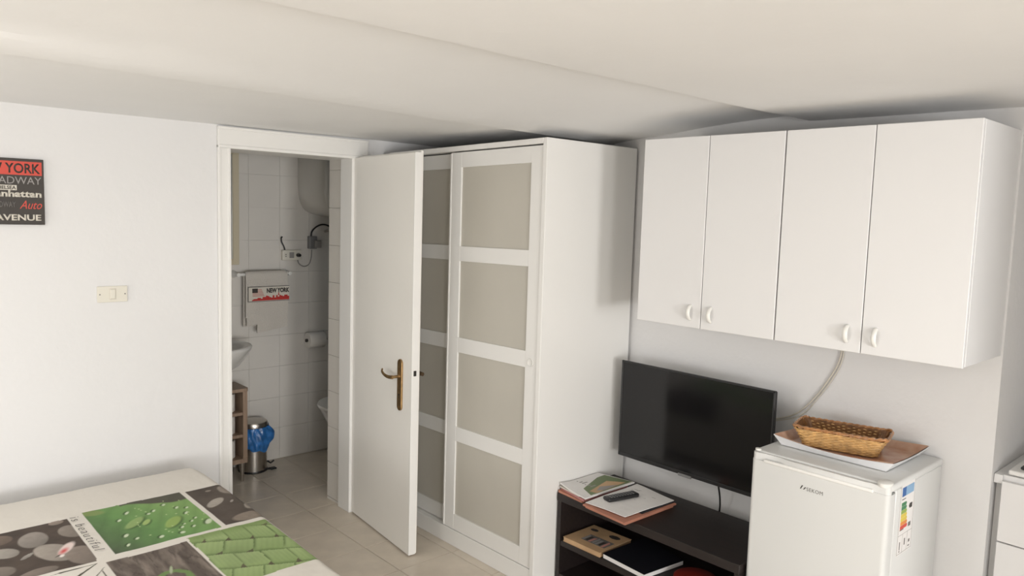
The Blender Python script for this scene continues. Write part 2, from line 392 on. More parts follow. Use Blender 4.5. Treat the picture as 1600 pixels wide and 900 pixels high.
# ------------------------------------------------------------------ wall cabinets
def wall_cabinet(y0, y1, label, frontoff=0):
    t = thing('wall_cabinet', label, 'cabinet', (2.70, (y0 + y1) / 2, 1.231), group='wall cabinets')
    x0, x1, z0, z1 = 2.520 - frontoff, XB - .001, 1.231, 1.966
    part('body', B(((x0, y0, z0), (x1, y0 + .018, z1)), ((x0, y1 - .018, z0), (x1, y1, z1)), ((x0, y0 + .018, z0 + .003), (x1, y1 - .018, z0 + .021)), ((x0, y0 + .018, z1 - .018), (x1, y1 - .018, z1)), ((x1 - .006, y0 + .01, z0), (x1, y1 - .01, z1)), bev=.0012), 'laminate', t)
    ym = (y0 + y1) / 2
    for (a, b, hs) in ((y0 + .001, ym - .0015, -1), (ym + .0015, y1 - .001, 1)):
        d = part('door', B(((x0 - .0195, a, z0 - .002), (x0 - .0015, b, z1 + .001)), bev=.0016), 'laminate', t)
        hyy = ym + hs * .046; hz = 1.288; bm = bmesh.new()
        pts = [(x0 - .019, hyy, hz - .027), (x0 - .027, hyy, hz - .024), (x0 - .036, hyy, hz - .013), (x0 - .039, hyy, hz), (x0 - .036, hyy, hz + .013), (x0 - .027, hyy, hz + .024), (x0 - .019, hyy, hz + .027)]
        sp = smooth_path(pts, 3); tube(bm, sp, [.0052 + .002 * math.sin(PI * i / (len(sp) - 1)) for i in range(len(sp))], 8, flat=1.25)
        part('handle', bm, 'whiteplastic', d, smooth=50)
    return t
wall_cabinet(1.3440, 1.957, 'white two-door wall cabinet above the television, next to the wardrobe')
wall_cabinet(.7335, 1.3405, 'white two-door wall cabinet above the small refrigerator, nearest the corner', .0)

# ------------------------------------------------------------------ television
tv = thing('television', 'flat black television mounted on the wall above the dark bench', 'television', (2.76, 1.818, .54))
ty0, ty1, tz0, tz1 = 1.436, 2.199, .548, .995; tx = 2.715
part('bezel', B(((tx, ty0, tz0), (tx + .010, ty0 + .008, tz1)), ((tx, ty1 - .008, tz0), (tx + .010, ty1, tz1)), ((tx, ty0, tz1 - .008), (tx + .010, ty1, tz1)), ((tx, ty0, tz0), (tx + .010, ty1, tz0 + .016)), bev=.0015), 'blackplastic', tv)
part('screen', B(((tx + .003, ty0 + .007, tz0 + .015), (tx + .009, ty1 - .007, tz1 - .007))), 'screen', tv)
part('rear_housing', B(((tx + .010, ty0 + .003, tz0 + .003), (tx + .028, ty1 - .003, tz1 - .003)), ((tx + .028, ty0 + .12, tz0 + .03), (tx + .06, ty1 - .12, tz0 + .28)), bev=.004), 'blackplastic', tv)
part('badge', B(((tx - .003, 1.795, tz0 - .006), (tx + .006, 1.862, tz0 + .006)), bev=.0015), 'greyplastic', tv)
part('wall_bracket', B(((tx + .06, 1.70, .66), (XB - .001, 1.93, .86)), bev=.003), 'darkmetal', tv)
cb = bmesh.new(); tube(cb, smooth_path([(2.75, 1.687, .575), (2.752, 1.685, .545), (2.775, 1.689, .49), (2.80, 1.70, .44), (2.815, 1.71, .40), (2.82, 1.715, .30)], 6), .0038, 8)
part('power_cable', cb, 'blackplastic', tv, smooth=60)

# white antenna cable from cabinet down behind the fridge
cb = bmesh.new()
tube(cb, smooth_path([(2.862, 1.250, 1.231), (2.864, 1.262, 1.13), (2.864, 1.300, 1.045), (2.864, 1.355, .958), (2.862, 1.42, .888), (2.86, 1.50, .85), (2.84, 1.62, .82)], 6), .0034, 8)
tube(cb, smooth_path([(2.862, 1.245, 1.231), (2.863, 1.252, 1.13), (2.863, 1.285, 1.05), (2.864, 1.338, .965), (2.862, 1.40, .885), (2.86, 1.50, .842), (2.84, 1.62, .81)], 6), .0024, 8)
single('antenna_cable', cb, 'cable', 'thin pale cable hanging down the wall from the cabinet to the television', 'cable', smooth=60)

# ------------------------------------------------------------------ dark bench
bx0, bx1, by0, by1, bz = 2.386, 2.775, 1.356, 2.266, .42
t = thing('television_bench', 'dark brown open-shelf bench below the television, against the wardrobe', 'bench', (2.58, 1.76, 0))
part('top', B(((bx0, by0, bz - .036), (bx1, by1, bz)), bev=.0015), 'darkwood', t)
for (a, b) in ((by1 - .022, by1 - .001), (by0 + .001, by0 + .022)): part('side_panel', B(((bx0 + .003, a, 0), (bx1 - .001, b, bz - .0365)), bev=.001), 'darkwood', t)
part('shelf', B(((bx0 + .006, by0 + .0225, .180), (bx1 - .012, by1 - .0225, .205)), bev=.001), 'darkwood', t)
part('bottom_panel', B(((bx0 + .006, by0 + .0225, .03), (bx1 - .012, by1 - .0225, .05))), 'darkwood', t)
part('back_panel', B(((bx1 - .011, by0 + .0225, .03), (bx1 - .002, by1 - .0225, bz - .037))), 'darkwood', t)

# papers on the bench
def slab_quad(bm, q, z0, z1, dz=None, n=8):
    """quad slab with bilinear grid; dz(u,v) lifts"""
    q = [Vector((*p, 0)) for p in q]; top = []; bot = []
    for i in range(n + 1):
        for j in range(n + 1):
            u, v = i / n, j / n; p = q[0] * (1 - u) * (1 - v) + q[1] * u * (1 - v) + q[2] * u * v + q[3] * (1 - u) * v
            l = dz(u, v) if dz else 0
            top.append(bm.verts.new((p.x, p.y, z1 + l))); bot.append(bm.verts.new((p.x, p.y, z0 + l)))
    I = lambda i, j: i * (n + 1) + j
    for i in range(n):
        for j in range(n):
            bm.faces.new((top[I(i, j)], top[I(i + 1, j)], top[I(i + 1, j + 1)], top[I(i, j + 1)]))
            bm.faces.new((bot[I(i, j)], bot[I(i, j + 1)], bot[I(i + 1, j + 1)], bot[I(i + 1, j)]))
    for i in range(n):
        for (a, b) in (((i, 0), (i + 1, 0)), ((i + 1, n), (i, n)), ((0, i + 1), (0, i)), ((n, i), (n, i + 1))):
            bm.faces.new((top[I(*a)], bot[I(*a)], bot[I(*b)], top[I(*b)]))
    return bm
# left pile: salmon folder, pink booklet, glossy magazine
MQ = [(2.400, 2.266), (2.366, 2.082), (2.694, 2.078), (2.655, 2.266)]
curl = lambda u, v: .010 * max(0, 1 - u * 1.6) ** 2 * max(0, 1 - v * 2.5) ** 2
single('folder', slab_quad(bmesh.new(), [(2.390, 2.264), (2.377, 2.110), (2.66, 2.105), (2.66, 2.262)], bz + .0005, bz + .0105), 'pink', 'salmon folder at the bottom of the left pile of papers on the dark bench', 'folder')
single('booklet', slab_quad(bmesh.new(), [(2.405, 2.262), (2.372, 2.095), (2.66, 2.09), (2.65, 2.258)], bz + .0112, bz + .0212), 'rose', 'rose pink booklet between the salmon folder and the glossy magazine', 'booklet')
single('booklet', slab_quad(bmesh.new(), [(2.398, 2.265), (2.379, 2.13), (2.67, 2.10), (2.65, 2.262)], bz + .0218, bz + .0268), 'c_white', 'thin cream booklet directly beneath the glossy magazine', 'booklet')
mg = thing('magazine', 'glossy magazine with a green picture, on top of the left pile of papers', 'magazine', (2.53, 2.17, bz + .0274))
MZ = bz + .0335
part('cover', slab_quad(bmesh.new(), MQ, bz + .0274, MZ, curl), 'paper', mg)
def flat_patch(pts, z, name, m, parent): return part(name, prism(bmesh.new(), pts, z, z + .0004), m, parent)
flat_patch([(2.445, 2.165), (2.60, 2.222), (2.655, 2.225), (2.688, 2.088), (2.41, 2.090)], MZ + .0001, 'picture', 'c_olive', mg)
flat_patch([(2.44, 2.125), (2.60, 2.165), (2.655, 2.10), (2.45, 2.092)], MZ + .0006, 'picture', 'kraft', mg)
flat_patch([(2.47, 2.110), (2.52, 2.135), (2.60, 2.10), (2.50, 2.094)], MZ + .0011, 'picture', 'c_grey', mg)
def onq(q, u, v):
    q = [Vector(p) for p in q]; return q[0] * (1 - u) * (1 - v) + q[1] * u * (1 - v) + q[2] * u * v + q[3] * (1 - u) * v
def patch(q, U, V, dz, name, m, parent, h=.0004):
    return part(name, prism(bmesh.new(), [tuple(onq(q, *p)) for p in U], V, V + h), m, parent)
for k in range(6): patch(MQ, [(.1 + .09 * k, .35), (.14 + .09 * k, .35), (.14 + .09 * k, .37 + .05 * (k % 3)), (.1 + .09 * k, .37 + .05 * (k % 3))], MZ + .0003, None, 'print_mark', 'c_grey', mg)
# right folder with papers
FQ = [(2.340, 2.072), (2.322, 1.834), (2.664, 1.828), (2.690, 2.060)]
bm = slab_quad(bmesh.new(), FQ, bz + .0105, bz + .0175); 
fo = thing('folder', 'open terracotta folder holding white papers under the remote control', 'folder', (2.5, 1.96, bz + .0005))
part('cover', bm, 'pink', fo)
part('lower_cover', slab_quad(bmesh.new(), [(2.350, 2.066), (2.338, 1.842), (2.655, 1.836), (2.675, 2.05)], bz + .0005, bz + .0095), 'pink', fo)
PQ = [(2.352, 2.068), (2.362, 1.862), (2.672, 1.845), (2.705, 2.072)]
bm = slab_quad(bmesh.new(), [(2.46, 1.90), (2.45, 1.846), (2.664, 1.838), (2.67, 1.90)], bz + .0178, bz + .0205); part('black_clip', bm, 'black', fo)
bm = slab_quad(bmesh.new(), PQ, bz + .0212, bz + .0235, lambda u, v: .002 * math.sin(3 * u + 4 * v) ** 2)
pp = single('paper_sheet', bm, 'paper', 'white sheets of paper on the terracotta folder beneath the remote control', 'paper')
# faint handwriting marks on the sheet as thin ink strokes
bm = bmesh.new()
for k in range(26):
    u, v = random.uniform(.1, .3) if k % 2 else random.uniform(.1, .9), random.uniform(.5, .85); p = onq(PQ, u, v)
    l = random.uniform(.006, .02); zt = bz + .0238 + .002 * math.sin(3 * u + 4 * v) ** 2
    tube(bm, [(p.x, p.y, zt), (p.x + l * random.uniform(-.3, 1), p.y - l, zt)], .0004, 4)
ink = part('handwriting', bm, 'ink', None); ink.parent = pp; ink.matrix_parent_inverse = Matrix.Translation(-Vector(pp.location)); ink['kind'] = 'stuff'
# remote
rc = thing('remote_control', 'black remote control lying on the white papers on the bench', 'remote control', (2.505, 2.000, bz + .0262), math.radians(-13))
bm = bmesh.new(); box(bm, (-.082, -.023, 0), (.082, .023, .016), .006, 3); part('casing', bm, 'blackplastic', rc, smooth=50, local=True)
bm = bmesh.new()
for i in range(9):
    for j in range(3): lathe(bm, [(.0042, 0), (.0042, .0014), (.003, .002)], (-.06 + i * .0145, -.012 + j * .012, .0155), n=8)
o = part('buttons', bm, 'greyplastic', rc, local=True, kind='stuff')
# lower shelf: tan book, black binder, red tin
def book(name, label, q, z0, z1, cover, pages, root):
    t = thing(name, label, 'book', (sum(p[0] for p in q) / 4, sum(p[1] for p in q) / 4, z0))
    part('cover', slab_quad(bmesh.new(), q, z0, z0 + .002, n=1), cover, t); part('cover', slab_quad(bmesh.new(), q, z1 - .002, z1, n=1), cover, t)
    c = Vector(root[0:2]); q2 = [tuple(Vector(p) + (c - Vector(p)) * .018) for p in q]
    part('pages', slab_quad(bmesh.new(), q2, z0 + .002, z1 - .002, n=1), pages, t); return t
zs = .2055
q = [(2.394, 2.228), (2.396, 2.015), (2.61, 2.015), (2.60, 2.228)]
bk = book('book', 'tan covered book with a dark picture on the lower bench shelf', q, zs, zs + .021, 'kraft', 'kraft', (2.5, 2.12))
patch(q, [(.30, .22), (.92, .22), (.92, .55), (.30, .55)], zs + .0211, lambda u, v: 0, 'picture', 'c_mid', bk)
for k in range(7): patch(q, [(.30 + .085 * k, .24 + .03 * (k % 2)), (.36 + .085 * k, .24), (.36 + .085 * k, .48), (.30 + .085 * k, .52 - .04 * (k % 3))], zs + .0216, lambda u, v: 0, 'picture', ['c_grey', 'c_dark', 'c_flag', 'c_grey'][k % 4], bk)
for (u, v, s) in ((.2, .78, .10), (.72, .80, .14)): patch(q, [(u + s * math.cos(a), v + .6 * s * math.sin(a)) for a in np.linspace(0, 2 * PI, 9)[:-1]], zs + .0211, lambda u, v: 0, 'picture', 'c_dark', bk)
q = [(2.402, 2.004), (2.386, 1.772), (2.62, 1.745), (2.67, 1.99)]
book('binder', 'black covered binder with white pages beside the tan book on the lower shelf', q, zs, zs + .022, 'black', 'paper', (2.5, 1.87))
bm = bmesh.new(); lathe(bm, [(.078, 0), (.085, .004), (.085, .010), (.087, .011), (.087, .018), (.080, .022), (.02, .023)], (2.535, 1.630, zs), 40)
single('tin', bm, 'red', 'round dark red tin on the lower shelf of the bench next to the refrigerator', 'tin', smooth=40)

# ------------------------------------------------------------------ fridge
fx, fy = 2.63, 1.112
fr = thing('mini_fridge', 'small white refrigerator with an energy sticker, holding a tray and basket', 'refrigerator', (fx, fy, 0), math.radians(0))
y0, y1 = .876, 1.347; ZT = .845
# cabinet body
part('body', B(((2.462, y0, .015), (2.862, y1, ZT - .022)), bev=.006, seg=2), 'fridge', fr, smooth=50)
bm = B(((2.425, y0 - .001, ZT - .024), (2.866, y1 + .001, ZT)), bev=.008, seg=3); part('worktop', bm, 'fridgetop', fr, smooth=50)
# door with rounded vertical edges and recessed grip along the top
bm = bmesh.new(); pts = []
R = .016; fxd = 2.408
def arc(cx, cy, a0, a1, r, n=6): return [(cx + r * math.cos(a0 + (a1 - a0) * i / n), cy + r * math.sin(a0 + (a1 - a0) * i / n)) for i in range(n + 1)]
pts = arc(fxd + R, y1 - R, PI / 2, PI, R) + arc(fxd + R, y0 + R, PI, 1.5 * PI, R) + [(2.456, y0), (2.456, y1)]
prism(bm, pts, .05, ZT - .030)
dd = part('door', bm, 'fridge', fr, smooth=40)
bm = bmesh.new(); prism(bm, arc(fxd + .002 + R, y1 - R - .001, PI / 2, PI, R) + [(fxd + .010, 1.30), (fxd + .010, 1.24), (fxd + .0015, 1.22), (fxd + .0015, .95), (fxd + .006, .94)] + arc(fxd + .002 + R, y0 + R + .001, PI, 1.5 * PI, R) + [(2.4245, y0 + .001), (2.4245, y1 - .001)], ZT - .030, ZT - .0055)
part('door_cap', bm, 'fridgetop', dd, smooth=40)
bm = B(((fxd - .004, .925, ZT - .034), (fxd + .006, 1.30, ZT - .022)), bev=.004, seg=3); part('grip_lip', bm, 'trim', dd, smooth=50)
bm = bmesh.new(); lathe(bm, [(.021, 0), (.022, .002), (.022, .012), (.017, .016)], (2.432, y0 + .024, ZT - .008), 24, sx=1.25); part('hinge_cover', bm, 'whiteplastic', fr, smooth=40)
bm = bmesh.new(); lathe(bm, [(.010, 0), (.010, .006)], (2.430, y1 - .012, ZT - .002), 16); part('hinge_cover', bm, 'whiteplastic', fr, smooth=40)
part('gasket', B(((2.4565, y0 + .004, .052), (2.4615, y1 - .004, ZT - .03))), 'gap', fr)
for (a, b) in ((2.46, y0 + .03), (2.46, y1 - .06), (2.82, y0 + .03), (2.82, y1 - .06)): part('foot', B(((a, b, 0), (a + .03, b + .03, .0148))), 'blackplastic', fr)
lg = text_bm('SEKOM', .056, .0125, basis((fxd - .0002, 1.140, .7555), (0, -1, 0), (0, 0, 1)), .0004, space=1.1)
lgo = part('logo', lg, 'c_mid', dd, label='grey lettering reading SEKOM with two dark slashes')
bm = bmesh.new()
for (yy, hh) in ((1.163, .013), (1.152, .009)):
    mt = basis((fxd - .0002, yy, .7575), (0, -1, 0), (0, 0, 1)); prism(b3 := bmesh.new(), [(0, 0), (.0035, 0), (.0105, hh), (.006, hh)], -.0003, .0004); b3.transform(mt)
    tmp = bpy.data.meshes.new('x'); b3.to_mesh(tmp); b3.free(); bm.from_mesh(tmp); bpy.data.meshes.remove(tmp)
part('logo_mark', bm, 'ink', dd)
# energy sticker on the right side (plane y = y0)
ys = y0 - .0003
def sk(x0, x1, z0, z1, h=.0006): return B(((x0, ys - h, z0), (x1, ys, z1)))
stk = part('energy_label', sk(2.510, 2.629, .594, .832, .0004), 'paper', fr, label='white energy rating sticker with coloured bars')
ys = y0 - .0007
part('header', sk(2.523, 2.552, .789, .819), 'c_blue', stk); part('header', sk(2.5525, 2.618, .789, .819), 'c_lblue', stk)
for k, (m_, wd) in enumerate(zip(['c_green', 'c_green', 'c_lgreen', 'c_yellow', 'c_yellow', 'c_orange', 'c_red'], [.036, .038, .041, .044, .047, .050, .053])):
    z = .757 - k * .0128; bm = bmesh.new(); prism(bm, [(0, 0), (wd, 0), (wd + .005, .0058), (wd, .0116), (0, .0116)], 0, .0006, basis((2.524, ys, z), (1, 0, 0), (0, 0, 1))); part('rating_bar', bm, m_, stk)
bm = bmesh.new(); prism(bm, [(-.006, .008), (0, 0), (.020, 0), (.020, .016), (0, .016)], 0, .0006, basis((2.592, ys, .738), (1, 0, 0), (0, 0, 1))); part('rating_arrow', bm, 'ink', stk)
part('frame_line', B(((2.512, ys - .0003, .598), (2.627, ys, .5992)), ((2.512, ys - .0003, .598), (2.5132, ys, .83)), ((2.6258, ys - .0003, .598), (2.627, ys, .83)), ((2.512, ys - .0003, .66), (2.627, ys, .661)), ((2.552, ys - .0003, .598), (2.553, ys, .66)), ((2.59, ys - .0003, .598), (2.591, ys, .66))), 'c_grey', stk)
bm = bmesh.new()
for (x, z, a, c) in ((2.528, .612, .006, .026), (2.528, .604, .006, .005), (2.566, .62, .008, .022), (2.602, .62, .012, .010), (2.60, .606, .014, .004), (2.523, .676, .03, .004), (2.59, .676, .02, .014), (2.524, .778, .03, .003)): box(bm, (x, ys - .0004, z), (x + a, ys, z + c))
part('pictogram', bm, 'c_mid', stk, kind='stuff')
stk.location.x -= .012

# ------------------------------------------------------------------ tray on the fridge
tr = thing('tray', 'white rimmed tray with a brown printed inside, under the wicker basket', 'tray', (2.69, 1.126, ZT + .0005), 0)
def tray_bm(h0, inset, bottom, n=20):
    bm = bmesh.new(); hx0, hy0 = .146, .183; hx1, hy1 = .158 - inset, .210 - inset; base = []; rim = []; H = .034
    def per(hx, hy):
        P = []
        for i in range(n): P.append((-hx, hy - 2 * hy * i / n))
        for i in range(n): P.append((-hx + 2 * hx * i / n, -hy))
        for i in range(n): P.append((hx, -hy + 2 * hy * i / n))
        for i in range(n): P.append((hx - 2 * hx * i / n, hy))
        return P
    a = per(hx0 - inset, hy0 - inset); c = per(hx1, hy1); N = len(a); rings = []
    for k in range(4):
        t = k / 3; ring = []
        for i in range(N):
            e = (i % n) / n; side = i // n
            sag = (.013 if side % 2 == 0 else .006) * math.sin(PI * e)
            bow = .010 * math.sin(PI * e)
            x = a[i][0] * (1 - t) + c[i][0] * t; y = a[i][1] * (1 - t) + c[i][1] * t
            if side == 0: x -= bow * t
            if side == 2: x += bow * t
            ring.append(bm.verts.new((x, y, h0 + t * (H - sag))))
        rings.append(ring)
    for p, q_ in zip(rings, rings[1:]):
        for i in range(N): bm.faces.new((p[i], p[(i + 1) % N], q_[(i + 1) % N], q_[i]))
    bm.faces.new(rings[0])
    bmesh.ops.recalc_face_normals(bm, faces=bm.faces)
    if not bottom: return bm
    bmesh.ops.solidify(bm, geom=list(bm.faces), thickness=.0014)
    return bm
part('tray_shell', tray_bm(.0018, 0, True), 'traywhite', tr, local=True)
part('printed_liner', tray_bm(.0048, .0028, False), 'trayprint', tr, local=True, label='brown and salmon marbled inner face')

# ------------------------------------------------------------------ wicker basket
bs = thing('bread_basket', 'shallow honey coloured wicker basket standing in the tray on the refrigerator', 'basket', (2.676, 1.150, ZT + .0105), math.radians(14.5))
def rr(hx, hy, r, n=96):
    P = []; L = []
    for (cx, cy, a0) in ((hx - r, hy - r, 0), (-hx + r, hy - r, PI / 2), (-hx + r, -hy + r, PI), (hx - r, -hy + r, 1.5 * PI)):
        for k in range(7): P.append((cx + r * math.cos(a0 + PI / 2 * k / 6), cy + r * math.sin(a0 + PI / 2 * k / 6)))
    P.append(P[0]); P = np.array(P); d = np.r_[0, np.cumsum(np.hypot(*np.diff(P, axis=0).T))]; s = np.linspace(0, d[-1], n, endpoint=False)
    return np.c_[np.interp(s, d, P[:, 0]), np.interp(s, d, P[:, 1])]
NB = 144; HB = .070
def blevel(t): # t 0..1
    return rr(.068 + .012 * t, .122 + .036 * t ** 1.3, .022, NB)
bm = bmesh.new(); rowsN = 11
for k in range(rowsN):
    t = (k + .5) / rowsN * .84; P = blevel(t); z = HB * t; pts = []
    for i in range(NB):
        a = P[i]; b = P[(i + 1) % NB]; d = b - a; nn = np.array([d[1], -d[0]]); nn /= np.hypot(*nn) + 1e-9
        off = .0026 * math.sin(2 * PI * i / 6 + PI * k); pts.append((a[0] + nn[0] * off, a[1] + nn[1] * off, z + .0006 * math.sin(i * .7 + k)))
    tube(bm, pts, .0030, 6, closed=True)
part('woven_strands', bm, 'wicker', bs, smooth=60, local=True, kind='stuff')
bm = bmesh.new()
for i in range(0, NB, 3):
    tube(bm, [(*blevel(t)[i], HB * t) for t in (0, .3, .6, .9)], .0018, 5)
part('stakes', bm, 'wicker', bs, local=True, kind='stuff')
bm = bmesh.new()
for ph in (0, PI):
    P = blevel(.93); pts = []
    for i in range(NB):
        a = P[i]; cn = math.sin(2 * PI * i / NB * 4 + .5)
        pts.append((a[0] * (1 + .018 * math.cos(i * .9 + ph)), a[1] * (1 + .010 * math.cos(i * .9 + ph)), HB * .93 + .0028 * math.sin(i * .9 + ph) + .003 * (abs(a[0]) > .07) * (abs(a[1]) > .13)))
    tube(bm, pts, .0042, 6, closed=True)
part('braided_rim', bm, 'wickerdark', bs, smooth=60, local=True)
bm = bmesh.new(); rings = []
for t in (.05, .95):
    P = blevel(t) * .945; rings.append([bm.verts.new((p[0], p[1], HB * t)) for p in P])
for i in range(NB): bm.faces.new((rings[0][i], rings[0][(i + 1) % NB], rings[1][(i + 1) % NB], rings[1][i]))
bmesh.ops.solidify(bm, geom=list(bm.faces), thickness=.0008)
part('inner_band', bm, 'wickerdark', bs, local=True, label='shiny brown band inside the rim')
bm = bmesh.new(); prism(bm, [tuple(p) for p in blevel(0)], 0, .003); part('base', bm, 'wicker', bs, local=True)

# ------------------------------------------------------------------ kitchen unit in the niche
ku = thing('kitchen_unit', 'white drawer unit standing in the niche at the right edge of the photo', 'cabinet', (3.2, .2, 0))
part('body', B(((2.90, -.59, .06), (3.5, .69, .797)), ((2.95, -.57, 0), (3.5, .67, .06)), bev=.001), 'laminate', ku)
part('drawer_front', B(((2.880, .09, .606), (2.8985, .699, .812)), bev=.0015), 'laminate', ku)
part('drawer_front', B(((2.880, .09, .10), (2.8985, .699, .602)), bev=.0015), 'laminate', ku)
part('drawer_front', B(((2.880, -.59, .10), (2.8985, .086, .812)), bev=.0015), 'laminate', ku)
part('worktop', B(((2.9, -.59, .799), (3.58, .7255, .829)), ((2.8905, .7, .799), (2.9, .7255, .829)), bev=.001), 'laminate', ku)
part('filler_strip', B(((2.925, .692, .06), (2.94, .7255, .797))), 'laminate', ku)
hb = thing('hob', 'white table hob with a black burner grate on the kitchen unit', 'stove', (3.2, .4, .8305))
part('hob_plate', B(((2.905, .12, .8305), (3.42, .690, .848)), bev=.006, seg=3), 'trim', hb, smooth=40)
part('black_top', B(((2.938, .15, .8482), (3.40, .664, .858)), bev=.004, seg=2), 'blackplastic', hb, smooth=40)
for (x, y) in ((3.06, .54), (3.06, .27), (3.30, .54), (3.30, .27)):
    bm = bmesh.new(); lathe(bm, [(.05, 0), (.05, .006), (.035, .012), (.0, .014)][:3], (x, y, .8582), 24); bn = part('burner', bm, 'darkmetal', hb, smooth=40)
    bm = bmesh.new()
    for a in range(4): 
        c, s_ = math.cos(a * PI / 4), math.sin(a * PI / 4); tube(bm, [(x - .085 * c, y - .085 * s_, .868), (x + .085 * c, y + .085 * s_, .868)], .004, 6)
    tube(bm, [(x + .085 * math.cos(a), y + .085 * math.sin(a), .866) for a in np.linspace(0, 2 * PI, 24, endpoint=False)], .005, 6, closed=True)
    for a in range(4): tube(bm, [(x + .085 * math.cos(a * PI / 2), y + .085 * math.sin(a * PI / 2), .866), (x + .085 * math.cos(a * PI / 2), y + .085 * math.sin(a * PI / 2), .848)], .004, 6)
    part('grate', bm, 'darkmetal', bn, smooth=60)

# ------------------------------------------------------------------ poster and switch on wall
po = thing('poster', 'dark canvas with city names in red and cream lettering on the wall', 'picture', (.535, YA, 1.548))
px0, px1, pz0, pz1 = .395, .6735, 1.5495, 1.8085; pf = YA - .016
part('canvas', B(((px0, pf, pz0), (px1, YA - .0005, pz1)), bev=.0015), 'c_dark', po)
part('red_band', B(((px0 + .008, pf - .0005, 1.7445), (.6665, pf + .001, 1.7975))), 'c_red', po)
def ptx(s, x0, x1, z0, z1, m, **k): part('lettering', text_bm(s, x1 - x0, z1 - z0, basis((x0, pf - .0006, z0), (1, 0, 0), (0, 0, 1)), .0008, **k), m, po)
ptx('NEW YORK', .436, .6610, 1.7510, 1.790, 'c_dark', bold=.02)
ptx('BROADWAY', .446, .6640, 1.709, 1.7375, 'c_grey')
part('cream_band', B(((.500, pf - .0005, 1.684), (.580, pf + .001, 1.704))), 'c_white', po)
ptx('CHELSEA', .503, .577, 1.687, 1.701, 'c_dark', bold=.02)
ptx('Manhattan', .474, .6640, 1.6575, 1.684, 'c_white', bold=.04)
ptx('BROADWAY', .474, .575, 1.617, 1.640, 'c_mid', bold=.01)
ptx('Auto', .588, .6645, 1.612, 1.6445, 'c_red', shear=.4)
ptx("5th AVENUE", .440, .6605, 1.5655, 1.590, 'c_white', bold=.03)
sw = thing('light_switch', 'cream rectangular light switch plate on the wall left of the doorway', 'switch', (.919, YA, 1.222))
part('plate', B(((.859, YA - .008, 1.222), (.978, YA - .0005, 1.2905)), bev=.002, seg=2), 'cream', sw)
part('surround', B(((.906, YA - .0095, 1.233), (.932, YA - .0075, 1.281)), bev=.0008), 'c_white', sw)
part('rocker', B(((.909, YA - .013, 1.236), (.929, YA - .0085, 1.278)), bev=.002), 'cream', sw)
for x in (.869, .968): bm = bmesh.new(); lathe(bm, [(.0028, 0), (.0028, .001)], n=10, M4=basis((x, YA - .008, 1.256), (1, 0, 0), (0, 0, 1))); part('screw', bm, 'c_mid', sw)

# ------------------------------------------------------------------ bed and printed bedspread
bd = thing('bed', 'low double bed under the printed bedspread in front of the back wall', 'bed', (.15, 2.6, 0))
part('mattress', B(((-.90, 1.70, .28), (1.165, 3.36, .478)), bev=.03, seg=3), 'mattress', bd, smooth=50)
part('bed_base', B(((-.90, 1.72, .16), (1.14, 3.34, .28)), bev=.005), 'bedframe', bd)
for (x, y) in ((-.85, 1.76), (1.06, 1.76), (-.85, 3.26), (1.06, 3.26)): part('leg', B(((x, y, 0), (x + .05, y + .05, .16))), 'bedframe', bd)

def vnoise(x, y, seed=0):
    xi = np.floor(x).astype(int); yi = np.floor(y).astype(int); xf = x - xi; yf = y - yi
    def h(a, b):
        n = (a * 374761393 + b * 668265263 + seed * 974634777) & 0xffffffff; n = ((n ^ (n >> 13)) * 1274126177) & 0xffffffff
        return ((n ^ (n >> 16)) & 0xffff) / 65535.
    u = xf * xf * (3 - 2 * xf); v = yf * yf * (3 - 2 * yf)
    return (h(xi, yi) * (1 - u) + h(xi + 1, yi) * u) * (1 - v) + (h(xi, yi + 1) * (1 - u) + h(xi + 1, yi + 1) * u) * v
def fbm(x, y, seed=0, o=4):
    s = 0; a = .5
    for k in range(o): s = s + a * vnoise(x * 2 ** k, y * 2 ** k, seed + k); a *= .5
    return s
def lin(r, g, b): return np.array([((c / 255) / 12.92 if c <= 10 else ((c / 255 + .055) / 1.055) ** 2.4) for c in (r, g, b)])
def mixc(c, col, m): return c * (1 - m[:, None]) + np.asarray(col) * m[:, None]
def ell(x, y, cx, cy, a, b, rot=0, soft=.08):
    c, s = math.cos(rot), math.sin(rot); u = ((x - cx) * c + (y - cy) * s) / a; v = (-(x - cx) * s + (y - cy) * c) / b
    return np.clip((1 - np.sqrt(u * u + v * v)) / soft, 0, 1), u, v
